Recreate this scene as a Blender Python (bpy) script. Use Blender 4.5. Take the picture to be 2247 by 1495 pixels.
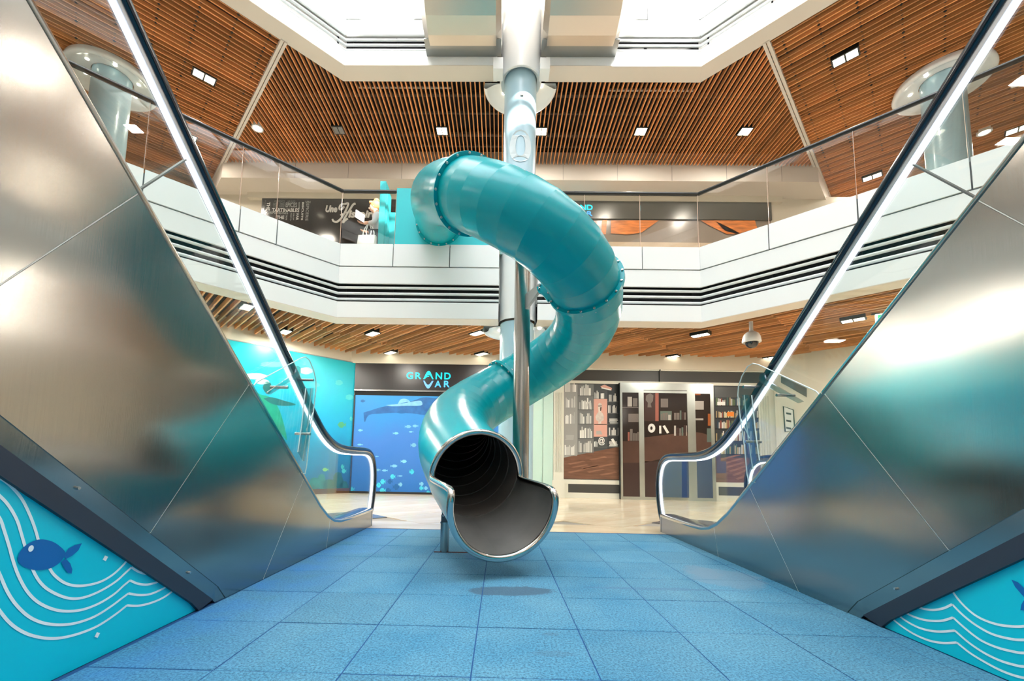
import bpy, bmesh, math, random
from mathutils import Vector, Matrix
for o in list(bpy.data.objects): bpy.data.objects.remove(o)
random.seed(7)
S = bpy.context.scene
COL = S.collection
R2 = math.sqrt(.5)

# ------------------------------------------------------------------ camera
FPX, PPX, PPY, EYE = 939.64, 1084.06, 926.5, 0.822      # focal length and principal point in pixels, eye height
PITCH, YAW, ROLL = .0934, -.0166, .0185
def cam_axes():
    cy, sy, cp, sp = math.cos(YAW), math.sin(YAW), math.cos(PITCH), math.sin(PITCH)
    f = Vector((sy*cp, cy*cp, sp)); r = Vector((cy, -sy, 0)); u = r.cross(f)
    cr, sr = math.cos(ROLL), math.sin(ROLL)
    return cr*r + sr*u, -sr*r + cr*u, f
CR, CU, CF = cam_axes()
cd = bpy.data.cameras.new('camera'); cam = bpy.data.objects.new('camera', cd); COL.objects.link(cam)
cd.sensor_fit = 'HORIZONTAL'; cd.sensor_width = 36; cd.lens = FPX/2247*36
cd.shift_x = (1123.5-PPX)/2247; cd.shift_y = (PPY-747.5)/2247
cd.clip_start = .02; cd.clip_end = 200
m = Matrix((CR, CU, -CF)).transposed().to_4x4(); m.translation = (0, 0, EYE)
cam.matrix_world = m
S.camera = cam
# measuring helpers: where the sight line of a photograph pixel meets a known plane of the building
EYEV = Vector((0, 0, EYE))
def ray(u, v): return CR*((u-PPX)/FPX) - CU*((v-PPY)/FPX) + CF
def on_x(u, v, x): d = ray(u, v); return EYEV + d*(x/d.x)
def on_y(u, v, y): d = ray(u, v); return EYEV + d*(y/d.y)
def on_z(u, v, z): d = ray(u, v); return EYEV + d*((z-EYE)/d.z)

# ------------------------------------------------------------------ sky, sun, exposure
w = bpy.data.worlds.new('sky'); S.world = w; w.use_nodes = True
bg = w.node_tree.nodes['Background']; bg.inputs[0].default_value = (.95, .975, 1, 1); bg.inputs[1].default_value = 2.6
sd = bpy.data.lights.new('sun', 'SUN'); sd.energy = 7; sd.angle = .012; sd.color = (1, .95, .86)
sun = bpy.data.objects.new('sun', sd); COL.objects.link(sun)
sun.rotation_euler = Vector((-.42, .78, -.56)).to_track_quat('-Z', 'Y').to_euler()
S.cycles.transparent_max_bounces = 32; S.cycles.max_bounces = 10; S.cycles.diffuse_bounces = 5
S.view_settings.view_transform = 'Standard'; S.view_settings.look = 'None'
S.view_settings.exposure = 1.68; S.view_settings.gamma = 1; S.view_settings.use_curve_mapping = False

# ------------------------------------------------------------------ materials
MATS = {}
def srgb(c):
    return tuple(((x/255)/12.92 if x/255 <= .04045 else ((x/255+.055)/1.055)**2.4) for x in c)
def mat(name, rgb, rough=.5, metal=0, spec=.5, emit=0, vary=0, noise=None, bump=None, coat=0, aniso=0):
    """vary: brightness change from object to object; noise=(scale, amount[, stretch]); bump=(scale, strength[, stretch])"""
    if name in MATS: return MATS[name]
    M = bpy.data.materials.new(name); M.use_nodes = True; nt = M.node_tree; b = nt.nodes['Principled BSDF']
    c = srgb(rgb); b.inputs['Base Color'].default_value = (*c, 1)
    b.inputs['Roughness'].default_value = rough; b.inputs['Metallic'].default_value = metal
    b.inputs['Specular IOR Level'].default_value = spec
    if coat: b.inputs['Coat Weight'].default_value = coat; b.inputs['Coat Roughness'].default_value = .08
    if aniso: b.inputs['Anisotropic'].default_value = aniso
    if emit:
        b.inputs['Emission Color'].default_value = (*c, 1); b.inputs['Emission Strength'].default_value = emit
    src = None
    if noise:
        tc = nt.nodes.new('ShaderNodeTexCoord'); mp = nt.nodes.new('ShaderNodeMapping')
        if len(noise) > 2: mp.inputs['Scale'].default_value = noise[2]
        n = nt.nodes.new('ShaderNodeTexNoise'); n.inputs['Scale'].default_value = noise[0]; n.inputs['Detail'].default_value = 6
        r = nt.nodes.new('ShaderNodeMapRange'); r.inputs['From Min'].default_value = .25; r.inputs['From Max'].default_value = .75
        r.inputs['To Min'].default_value = 1-noise[1]; r.inputs['To Max'].default_value = 1+noise[1]
        nt.links.new(tc.outputs['Object'], mp.inputs[0]); nt.links.new(mp.outputs[0], n.inputs['Vector']); nt.links.new(n.outputs[0], r.inputs[0])
        src = r.outputs[0]
    if vary:
        oi = nt.nodes.new('ShaderNodeObjectInfo'); r2 = nt.nodes.new('ShaderNodeMapRange')
        r2.inputs['To Min'].default_value = 1-vary; r2.inputs['To Max'].default_value = 1+vary
        nt.links.new(oi.outputs['Random'], r2.inputs[0])
        if src:
            mm = nt.nodes.new('ShaderNodeMath'); mm.operation = 'MULTIPLY'; nt.links.new(src, mm.inputs[0]); nt.links.new(r2.outputs[0], mm.inputs[1]); src = mm.outputs[0]
        else: src = r2.outputs[0]
    if src:
        vm = nt.nodes.new('ShaderNodeVectorMath'); vm.operation = 'SCALE'; vm.inputs[0].default_value = c
        nt.links.new(src, vm.inputs['Scale']); nt.links.new(vm.outputs[0], b.inputs['Base Color'])
    if bump:
        tc = nt.nodes.new('ShaderNodeTexCoord'); mp = nt.nodes.new('ShaderNodeMapping')
        if len(bump) > 2: mp.inputs['Scale'].default_value = bump[2]
        n = nt.nodes.new('ShaderNodeTexNoise'); n.inputs['Scale'].default_value = bump[0]; n.inputs['Detail'].default_value = 4
        bp = nt.nodes.new('ShaderNodeBump'); bp.inputs['Strength'].default_value = bump[1]; bp.inputs['Distance'].default_value = bump[3] if len(bump) > 3 else .02
        nt.links.new(tc.outputs['Object'], mp.inputs[0]); nt.links.new(mp.outputs[0], n.inputs['Vector']); nt.links.new(n.outputs[0], bp.inputs['Height'])
        nt.links.new(bp.outputs[0], b.inputs['Normal'])
    MATS[name] = M; return M
def glass_mat(name, tint, ior=1.45, rough=0.0):
    if name in MATS: return MATS[name]
    M = bpy.data.materials.new(name); M.use_nodes = True; nt = M.node_tree; nt.nodes.clear()
    out = nt.nodes.new('ShaderNodeOutputMaterial'); mx = nt.nodes.new('ShaderNodeMixShader'); lw = nt.nodes.new('ShaderNodeLayerWeight'); pw = nt.nodes.new('ShaderNodeMath'); pw.operation = 'POWER'; pw.inputs[1].default_value = 5; fr = nt.nodes.new('ShaderNodeMath'); fr.operation = 'MULTIPLY_ADD'
    f0 = ((ior-1)/(ior+1))**2; fr.inputs[1].default_value = 1-f0; fr.inputs[2].default_value = f0; nt.links.new(lw.outputs['Facing'], pw.inputs[0]); nt.links.new(pw.outputs[0], fr.inputs[0])   # Schlick, the same from both sides
    tr = nt.nodes.new('ShaderNodeBsdfTransparent'); tr.inputs[0].default_value = (*tint, 1)
    gl = nt.nodes.new('ShaderNodeBsdfGlossy'); gl.inputs['Roughness'].default_value = rough
    nt.links.new(fr.outputs[0], mx.inputs[0]); nt.links.new(tr.outputs[0], mx.inputs[1]); nt.links.new(gl.outputs[0], mx.inputs[2]); nt.links.new(mx.outputs[0], out.inputs[0])
    MATS[name] = M; return M
WHITE = mat('white_enamel_panel', (240, 243, 244), .35)
SOFFIT = mat('warm_white_plaster', (222, 214, 203), .6)
PLASTER = mat('white_plaster', (232, 230, 224), .7)
DARK = mat('black_void', (20, 20, 22), .8)
LOUVREBACK = mat('dark_louvre_backing', (20, 20, 23), .7, noise=(3, .25))
TUBEW = mat('white_painted_tube', (238, 242, 243), .35)
WOOD = mat('oiled_cedar', (220, 150, 92), .55, vary=.32, noise=(5, .22, (.6, 30, 8)))
WOOD2 = mat('oiled_cedar_light', (212, 150, 96), .55, vary=.34, noise=(5, .22, (.6, 30, 8)))
RAIL = mat('black_rail', (34, 36, 38), .3)
BLUEG = mat('pale_blue_column_paint', (172, 206, 222), .3, coat=.3)
WHITEG = mat('glossy_white_sleeve', (236, 238, 238), .25, coat=.3)
TURQ = mat('turquoise_plastic', (0, 164, 176), .26, spec=.32, noise=(1.3, .04))
TURQP = mat('turquoise_board', (40, 198, 208), .45)
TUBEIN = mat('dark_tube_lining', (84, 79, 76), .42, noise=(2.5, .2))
STEEL = mat('polished_steel', (196, 194, 190), .18, 1)
STEELB = mat('brushed_pole_steel', (176, 173, 168), .24, 1, bump=(3, .015, (40, 40, .6)))
STEELT = mat('worn_trough_steel', (172, 170, 166), .34, .85, noise=(4, .12))
BOLT = mat('zinc_bolt', (200, 200, 198), .3, 1)
LED = mat('led_strip', (235, 240, 255), .4, emit=1.7)
LAMP = mat('lamp_glow', (255, 248, 225), .4, emit=3)
NAVY = mat('dark_rubber_handrail', (22, 30, 44), .18, coat=.4)
GLASS = glass_mat('clear_glass', (.93, .96, .95))
GLASSW = glass_mat('bronze_tinted_glass', (.90, .885, .86))
ACRYL = glass_mat('clear_acrylic', (.95, .97, .965), 1.5)
ACRYLE = mat('bright_acrylic_edge', (225, 240, 238), .2, emit=0)
BLACKSIGN = mat('black_sign_board', (42, 40, 42), .3)
TXTW = mat('white_lettering', (232, 234, 232), .5)
MARBLE = None

# ------------------------------------------------------------------ mesh helpers
class MB:
    def __init__(s): s.v, s.f, s.m = [], [], []
    def add(s, vs, fs, m=0):
        k = len(s.v); s.v += [Vector(p) for p in vs]
        for f in fs: s.f.append([i+k for i in f]); s.m.append(m)
        return s
    def box(s, x0, x1, y0, y1, z0, z1, m=0):
        return s.add([(x0,y0,z0),(x1,y0,z0),(x1,y1,z0),(x0,y1,z0),(x0,y0,z1),(x1,y0,z1),(x1,y1,z1),(x0,y1,z1)],
                     [(3,2,1,0),(4,5,6,7),(0,1,5,4),(1,2,6,5),(2,3,7,6),(3,0,4,7)], m)
    def obox(s, o, a, b, c, m=0):
        """box from corner o along vectors a, b, c"""
        o, a, b, c = map(Vector, (o, a, b, c))
        return s.add([o, o+a, o+a+b, o+b, o+c, o+a+c, o+a+b+c, o+b+c], [(3,2,1,0),(4,5,6,7),(0,1,5,4),(1,2,6,5),(2,3,7,6),(3,0,4,7)], m)
    def prism(s, pts, d, m=0, mside=None):
        n = len(pts); d = Vector(d); P = [Vector(p) for p in pts]
        k = len(s.v); s.v += P + [p+d for p in P]
        s.f.append([k+i for i in range(n)][::-1]); s.m.append(m); s.f.append([k+n+i for i in range(n)]); s.m.append(m)
        for i in range(n):
            j = (i+1) % n; s.f.append([k+i, k+j, k+n+j, k+n+i]); s.m.append(m if mside is None else mside)
        return s
    def poly(s, pts, m=0): return s.add(pts, [tuple(range(len(pts)))], m)
    def tube(s, path, r, n=10, closed=False, m=0, caps=True, rs=None):
        P = [Vector(p) for p in path]; N = len(P); k = len(s.v)
        t0 = (P[1]-P[0]).normalized(); a = Vector((0,0,1)) if abs(t0.z) < .9 else Vector((1,0,0)); nrm = (a - t0*a.dot(t0)).normalized()
        for i in range(N):
            if closed: t = (P[(i+1) % N]-P[i-1]).normalized()
            else: t = (P[min(i+1, N-1)]-P[max(i-1, 0)]).normalized()
            nrm = (nrm - t*nrm.dot(t)).normalized(); b = t.cross(nrm); rr = rs[i] if rs else r
            for j in range(n):
                q = 2*math.pi*j/n; s.v.append(P[i] + (nrm*math.cos(q)+b*math.sin(q))*rr)
        for i in range(N if closed else N-1):
            for j in range(n):
                i2 = (i+1) % N; s.f.append([k+i*n+j, k+i*n+(j+1)%n, k+i2*n+(j+1)%n, k+i2*n+j]); s.m.append(m)
        if caps and not closed:
            s.f.append([k+j for j in range(n)][::-1]); s.m.append(m); s.f.append([k+(N-1)*n+j for j in range(n)]); s.m.append(m)
        return s
    def cyl(s, a, b, r, n=16, m=0): return s.tube([a, b], r, n, m=m)
    def half_lathe(s, prof, c, n=28, m=0):
        c = Vector(c); k = len(s.v); N = len(prof)
        for (r, z) in prof:
            for j in range(n+1):
                q = math.pi*j/n; s.v.append(c + Vector((r*math.cos(q), r*math.sin(q), z)))
        for i in range(N-1):
            for j in range(n): s.f.append([k+i*(n+1)+j, k+i*(n+1)+j+1, k+(i+1)*(n+1)+j+1, k+(i+1)*(n+1)+j]); s.m.append(m)
        return s
    def lathe(s, prof, c, n=32, m=0, axis=None):
        """prof: list of (radius, height) about the vertical through c"""
        c = Vector(c); k = len(s.v); N = len(prof)
        for (r, z) in prof:
            for j in range(n):
                q = 2*math.pi*j/n; s.v.append(c + Vector((r*math.cos(q), r*math.sin(q), z)))
        for i in range(N-1):
            for j in range(n): s.f.append([k+i*n+j, k+i*n+(j+1)%n, k+(i+1)*n+(j+1)%n, k+(i+1)*n+j]); s.m.append(m)
        return s
    def ball(s, c, r, n=10, k2=6, m=0, sc=(1,1,1)):
        prof = []; c = Vector(c); k = len(s.v)
        for i in range(k2+1):
            a = math.pi*i/k2
            for j in range(n):
                q = 2*math.pi*j/n; s.v.append(c+Vector((r*sc[0]*math.sin(a)*math.cos(q), r*sc[1]*math.sin(a)*math.sin(q), -r*sc[2]*math.cos(a))))
        for i in range(k2):
            for j in range(n): s.f.append([k+i*n+j, k+i*n+(j+1)%n, k+(i+1)*n+(j+1)%n, k+(i+1)*n+j]); s.m.append(m)
        return s
    def ribbon(s, pts, nrm, wd, m=0, closed=False):
        """flat printed stroke along pts in the plane with normal nrm"""
        P = [Vector(p) for p in pts]; nrm = Vector(nrm); k = len(s.v); N = len(P)
        for i in range(N):
            t = (P[min(i+1, N-1)]-P[max(i-1, 0)]).normalized(); b = nrm.cross(t).normalized()*wd*.5
            s.v += [P[i]-b, P[i]+b]
        for i in range(N-1): s.f.append([k+2*i, k+2*i+1, k+2*i+3, k+2*i+2]); s.m.append(m)
        return s
    def build(s, name, mats, parent=None, smooth=False, sharp=35, mesh_only=False):
        me = bpy.data.meshes.new(name); me.from_pydata([tuple(p) for p in s.v], [], s.f)
        if not isinstance(mats, (list, tuple)): mats = [mats]
        for x in mats: me.materials.append(x)
        me.polygons.foreach_set('material_index', s.m)
        me.polygons.foreach_set('use_smooth', [smooth]*len(s.f))
        me.update()
        if smooth: me.set_sharp_from_angle(angle=math.radians(sharp))
        if mesh_only: return me
        return link(name, me, parent)
def link(name, me, parent=None):
    o = bpy.data.objects.new(name, me); COL.objects.link(o)
    if parent is not None: adopt(o, parent)
    return o
def world_of(o):
    mtx = o.matrix_basis.copy()
    if o.parent is not None: mtx = world_of(o.parent) @ o.matrix_parent_inverse @ mtx
    return mtx
def adopt(o, parent):
    o.parent = parent; o.matrix_parent_inverse = world_of(parent).inverted()
def tag(o, label, cat=None, group=None, kind=None):
    if label: o['label'] = label
    if cat: o['category'] = cat
    if group: o['group'] = group
    if kind: o['kind'] = kind
    return o
def thing(name, label, cat, loc, group=None):
    o = bpy.data.objects.new(name, None); COL.objects.link(o); o.location = loc; o.empty_display_size = .1
    return tag(o, label, cat, group)
def struct(o, label=None): o['kind'] = 'structure'; (o.__setitem__('label', label) if label else None); return o
def smoothpts(pts, k=6):
    P = [Vector(p) for p in pts]; P = [2*P[0]-P[1]] + P + [2*P[-1]-P[-2]]; out = []
    for i in range(1, len(P)-2):
        a, b, c, d = P[i-1:i+3]
        for j in range(k):
            t = j/k; out.append(.5*(2*b + (c-a)*t + (2*a-5*b+4*c-d)*t*t + (3*b-a-3*c+d)*t**3))
    out.append(P[-2]); return out
def text_mesh(body, size=1, extrude=.01, shear=0, bold=0, align='LEFT'):
    cu = bpy.data.curves.new('lettering', 'FONT'); cu.body = body; cu.size = size; cu.extrude = extrude; cu.shear = shear; cu.offset = bold; cu.align_x = align
    cu.resolution_u = 4
    o = bpy.data.objects.new('lettering', cu); COL.objects.link(o)
    dg = bpy.context.evaluated_depsgraph_get(); dg.update()
    me = bpy.data.meshes.new_from_object(o.evaluated_get(dg)); bpy.data.objects.remove(o); bpy.data.curves.remove(cu)
    me.materials.clear(); return me
def fit_text(name, body, x0, x1, z0, z1, y, material, parent, depth=.02, shear=0, bold=0, axes=None, rot90=0):
    """lettering filling the rectangle x0..x1, z0..z1 on the wall plane y (faces -y), or on a plane given by axes=(origin, right, up)"""
    me = text_mesh(body, 1, .5, shear, bold)
    xs = [v.co.x for v in me.vertices]; ys = [v.co.y for v in me.vertices]
    ax, bx, ay, by = min(xs), max(xs), min(ys), max(ys)
    if axes: O, RX, UP = [Vector(a) for a in axes]
    else: O, RX, UP = Vector((0, y, 0)), Vector((1,0,0)), Vector((0,0,1))
    NR = RX.cross(UP)
    for v in me.vertices:
        p = (v.co.x-ax)/(bx-ax); q = (v.co.y-ay)/(by-ay); d = (v.co.z+.5)*depth
        if rot90 == 1: p, q = q, 1-p
        if rot90 == -1: p, q = 1-q, p
        v.co = O + RX*(x0+p*(x1-x0)) + UP*(z0+q*(z1-z0)) + NR*d
    me.materials.append(material); me.update()
    return link(name, me, parent)

# ================================================================== THE SETTING
XC = .28                                   # axis of symmetry of the atrium
OCT = [(-3.13, 7.8), (3.69, 7.8), (8.2, 3.29), (8.2, 1.5), (3.7, -3.0), (-3.14, -3.0), (-7.64, 1.5), (-7.64, 3.29)]
OUT = [(-7, 14), (7.6, 14), (17, 9), (17, -5), (8, -13), (-7.4, -13), (-16.4, -5), (-16.4, 9)]
def ring_slab(name, z0, z1, material, grow=.20, label=None, outer=OUT):
    b = MB(); n = 8
    cx, cy = XC, 2.4
    inn = []
    for i in range(8):
        a, p, q = [Vector(OCT[(i+k) % 8]) for k in (-1, 0, 1)]
        d1 = (p-a).normalized(); d2 = (q-p).normalized(); n1 = Vector((-d1.y, d1.x)); n2 = Vector((-d2.y, d2.x))
        bis = (n1+n2).normalized(); inn.append(p + bis*(grow/bis.dot(n1)))
    for i in range(8):
        j = (i+1) % 8; A, B, C, D = inn[i], inn[j], Vector(outer[j]), Vector(outer[i])
        b.add([(*A, z0), (*B, z0), (*C, z0), (*D, z0), (*A, z1), (*B, z1), (*C, z1), (*D, z1)], [(0,1,2,3), (7,6,5,4), (4,5,1,0), (6,7,3,2)])
    return struct(b.build(name, material), label)
# ---- marble floor with wide slabs and diagonal bands
def marble():
    M = bpy.data.materials.new('cream_marble'); M.use_nodes = True; nt = M.node_tree; b = nt.nodes['Principled BSDF']
    tc = nt.nodes.new('ShaderNodeTexCoord'); mp = nt.nodes.new('ShaderNodeMapping'); mp.inputs['Scale'].default_value = (1, 5, 1); mp.inputs['Rotation'].default_value = (0, 0, .35)
    n = nt.nodes.new('ShaderNodeTexNoise'); n.inputs['Scale'].default_value = .7; n.inputs['Detail'].default_value = 9; n.inputs['Roughness'].default_value = .65
    cr = nt.nodes.new('ShaderNodeValToRGB'); cr.color_ramp.elements[0].position = .3; cr.color_ramp.elements[1].position = .7
    cr.color_ramp.elements[0].color = (*srgb((224, 202, 168)), 1); cr.color_ramp.elements[1].color = (*srgb((250, 235, 208)), 1)
    nt.links.new(tc.outputs['Object'], mp.inputs[0]); nt.links.new(mp.outputs[0], n.inputs['Vector']); nt.links.new(n.outputs[0], cr.inputs[0]); nt.links.new(cr.outputs[0], b.inputs['Base Color'])
    b.inputs['Roughness'].default_value = .12
    return M
MARBLE = marble()
GROUT = mat('grey_grout', (150, 142, 132), .7)
fl = struct(MB().box(-16.5, 17, -13, 14, -.2, -.012).build('floor', GROUT), 'polished cream marble mall floor beyond the blue play mat')
# marble slabs in view: squares laid at 45 degrees to the shops
slabm = MB().box(-.4475, .4475, -.4475, .4475, -.012, 0).build('marble_slab', MARBLE, mesh_only=True)
DARKSLAB = mat('dark_marble', (120, 118, 116), .15, noise=(2, .1))
slabd = MB().box(-.4475, .4475, -.4475, .4475, -.012, 0).build('marble_slab', DARKSLAB, mesh_only=True)
cnt = 0; rest = MB()
for i in range(-22, 23):
    for j in range(-22, 23):
        x = XC + (i+j)*.9*R2; y = 6.3 + (i-j)*.9*R2
        if x < -9 or x > 10 or y < 5.9 or y > 11.2: continue
        dark = (abs(x+1.95) < .5 and abs(y-6.1) < .5) or (abs(x-2.35) < .5 and abs(y-6.1) < .5)
        o = link('marble_slab', slabd if dark else slabm, fl); o.location = (x, y, 0); o.rotation_euler.z = math.pi/4
        adopt(o, fl); cnt += 1
MB().box(-16.5, 17, 5.276, 5.91, -.012, -.001).build('marble_border', MARBLE, fl)
MB().box(-16.5, -1.66, -13, 5.27, -.012, -.001).build('marble_border', MARBLE, fl)
MB().box(2.06, 17, -13, 5.27, -.012, -.001).build('marble_border', MARBLE, fl)

# ---- blue rubber play floor: 0.5 m tiles
def rubber():
    M = bpy.data.materials.new('blue_rubber_crumb'); M.use_nodes = True; nt = M.node_tree; b = nt.nodes['Principled BSDF']; L = nt.links.new
    ge = nt.nodes.new('ShaderNodeNewGeometry')
    def noise(sc, det=4, rough=.6):
        n = nt.nodes.new('ShaderNodeTexNoise'); n.inputs['Scale'].default_value = sc; n.inputs['Detail'].default_value = det; n.inputs['Roughness'].default_value = rough
        L(ge.outputs['Position'], n.inputs['Vector']); return n.outputs[0]
    def ramp(src, a, c1, bb, c2):
        r = nt.nodes.new('ShaderNodeValToRGB'); e = r.color_ramp.elements; e[0].position = a; e[1].position = bb; e[0].color = (*c1, 1); e[1].color = (*c2, 1); L(src, r.inputs[0]); return r.outputs[0]
    def mix(f, a, bb, mode='MIX'):
        x = nt.nodes.new('ShaderNodeMix'); x.data_type = 'RGBA'; x.blend_type = mode
        (L(f, x.inputs[0]) if hasattr(f, 'links') else x.inputs[0].__setattr__('default_value', f)); L(a, x.inputs[6]); (L(bb, x.inputs[7]) if hasattr(bb, 'links') else x.inputs[7].__setattr__('default_value', (*bb, 1))); return x.outputs[2]
    # wear: faded grey-blue in the trodden middle, saturated blue along the sides
    big = noise(1.1, 5)
    base = ramp(big, .3, srgb((60, 135, 174)), .7, srgb((106, 162, 188)))
    oi = nt.nodes.new('ShaderNodeObjectInfo'); tv = nt.nodes.new('ShaderNodeMapRange'); tv.inputs['To Min'].default_value = .92; tv.inputs['To Max'].default_value = 1.06; L(oi.outputs['Random'], tv.inputs[0])
    vs = nt.nodes.new('ShaderNodeVectorMath'); vs.operation = 'SCALE'; L(base, vs.inputs[0]); L(tv.outputs[0], vs.inputs['Scale'])
    grain = ramp(noise(95, 3, .8), .36, (.30, .31, .34), .60, (1.06, 1.06, 1.06))
    c = mix(.85, vs.outputs[0], grain, 'MULTIPLY')
    sp = nt.nodes.new('ShaderNodeSeparateXYZ'); L(ge.outputs['Position'], sp.inputs[0])
    # rubbed bright-blue edge by the left wall
    ed = nt.nodes.new('ShaderNodeMapRange'); ed.inputs['From Min'].default_value = -.95; ed.inputs['From Max'].default_value = -1.5; L(sp.outputs['X'], ed.inputs[0])
    mm = nt.nodes.new('ShaderNodeMath'); mm.operation = 'MULTIPLY'; L(ed.outputs[0], mm.inputs[0]); L(ramp(noise(2.2), .35, (0,0,0), .65, (.6,.6,.6)), mm.inputs[1])
    c = mix(mm.outputs[0], c, srgb((22, 120, 206)))
    def stain_and_shadow(cx, cy, rx, ry, col, amt):
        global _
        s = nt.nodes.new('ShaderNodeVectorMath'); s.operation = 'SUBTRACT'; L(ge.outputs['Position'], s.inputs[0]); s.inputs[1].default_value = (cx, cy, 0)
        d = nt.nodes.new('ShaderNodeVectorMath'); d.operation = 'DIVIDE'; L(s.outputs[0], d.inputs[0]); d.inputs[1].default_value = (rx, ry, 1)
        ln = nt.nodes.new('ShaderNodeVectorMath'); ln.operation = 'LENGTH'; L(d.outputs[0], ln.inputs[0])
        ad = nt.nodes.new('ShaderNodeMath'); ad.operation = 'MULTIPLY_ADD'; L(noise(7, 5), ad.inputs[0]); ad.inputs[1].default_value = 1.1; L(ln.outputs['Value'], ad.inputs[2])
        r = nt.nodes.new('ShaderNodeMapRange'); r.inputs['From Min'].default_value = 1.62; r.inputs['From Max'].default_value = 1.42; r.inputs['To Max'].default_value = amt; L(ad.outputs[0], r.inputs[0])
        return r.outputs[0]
    for (u, v, rx, ry, col, amt) in [(1122, 1297, .30, .10, (62, 84, 104), .75), (1590, 1268, .26, .30, (112, 140, 160), .55), (1540, 1255, .12, .22, (108, 136, 156), .55), (1450, 1293, .5, .03, (70, 105, 140), .4), (1215, 1435, .10, .03, (70, 84, 98), .22), (1210, 1392, .04, .02, (70, 70, 80), .25), (1085, 1222, .3, .2, (58, 112, 160), .5)]:  # shadow under the slide mouth painted in as dark spots, among water stains
        p = on_z(u, v, 0); c = mix(stain_and_shadow(p.x, p.y, rx, ry, col, amt), c, srgb(col))
    L(c, b.inputs['Base Color']); b.inputs['Roughness'].default_value = .75; b.inputs['Specular IOR Level'].default_value = .3
    bp = nt.nodes.new('ShaderNodeBump'); bp.inputs['Strength'].default_value = .35; bp.inputs['Distance'].default_value = .004; L(noise(120, 2), bp.inputs['Height']); L(bp.outputs[0], b.inputs['Normal'])
    return M
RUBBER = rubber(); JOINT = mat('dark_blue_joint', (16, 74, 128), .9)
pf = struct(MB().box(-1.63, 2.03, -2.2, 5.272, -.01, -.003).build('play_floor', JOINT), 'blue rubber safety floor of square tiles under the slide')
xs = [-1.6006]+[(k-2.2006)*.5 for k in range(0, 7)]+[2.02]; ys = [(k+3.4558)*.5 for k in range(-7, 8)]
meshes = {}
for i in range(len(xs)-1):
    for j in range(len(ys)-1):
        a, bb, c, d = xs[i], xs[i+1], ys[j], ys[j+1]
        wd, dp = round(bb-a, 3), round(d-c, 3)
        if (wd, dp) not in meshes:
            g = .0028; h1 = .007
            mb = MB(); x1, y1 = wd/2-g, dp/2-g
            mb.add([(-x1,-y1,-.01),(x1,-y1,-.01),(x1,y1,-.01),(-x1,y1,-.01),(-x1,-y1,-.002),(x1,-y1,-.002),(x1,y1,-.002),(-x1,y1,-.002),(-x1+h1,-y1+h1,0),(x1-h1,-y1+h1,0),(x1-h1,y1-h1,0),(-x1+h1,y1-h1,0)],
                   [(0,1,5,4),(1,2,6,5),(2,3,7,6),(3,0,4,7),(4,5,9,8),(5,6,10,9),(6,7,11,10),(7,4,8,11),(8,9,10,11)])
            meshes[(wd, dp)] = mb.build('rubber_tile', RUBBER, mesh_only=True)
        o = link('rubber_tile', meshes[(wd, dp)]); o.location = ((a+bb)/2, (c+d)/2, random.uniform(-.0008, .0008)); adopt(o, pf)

# ---- storey slabs and roof ring
ring_slab('slab', 3.86, 4.80, PLASTER, label='concrete slab of the first gallery floor')
ring_slab('slab', 9.04, 9.98, PLASTER, label='concrete slab of the second gallery floor')
ring_slab('roof', 14.0, 14.4, PLASTER, grow=.5, label='white roof around the open skylight of the atrium')
sk = struct(thing('skylight', 'white steel beams of the glass skylight above the atrium', None, (XC, 2.4, 14.2)))
for k in range(-6, 7):
    MB().box(XC+k*1.45-.06, XC+k*1.45+.06, -4.4, 9.4, 14.05, 14.3).build('roof_beam', WHITE, sk)
for k in range(-3, 4):
    MB().box(-8.4, 9.0, 2.4+k*1.7-.05, 2.4+k*1.7+.05, 14.08, 14.24).build('purlin', WHITE, sk)
# outer walls
ow = MB()
for i in range(8):
    p, q = Vector(OUT[i]), Vector(OUT[(i+1) % 8])
    ow.add([(*p, -.2), (*q, -.2), (*q, 14.4), (*p, 14.4)], [(0, 1, 2, 3)])
struct(ow.build('wall_outer', PLASTER), 'plain outer walls of the mall hidden behind the shops')

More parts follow.
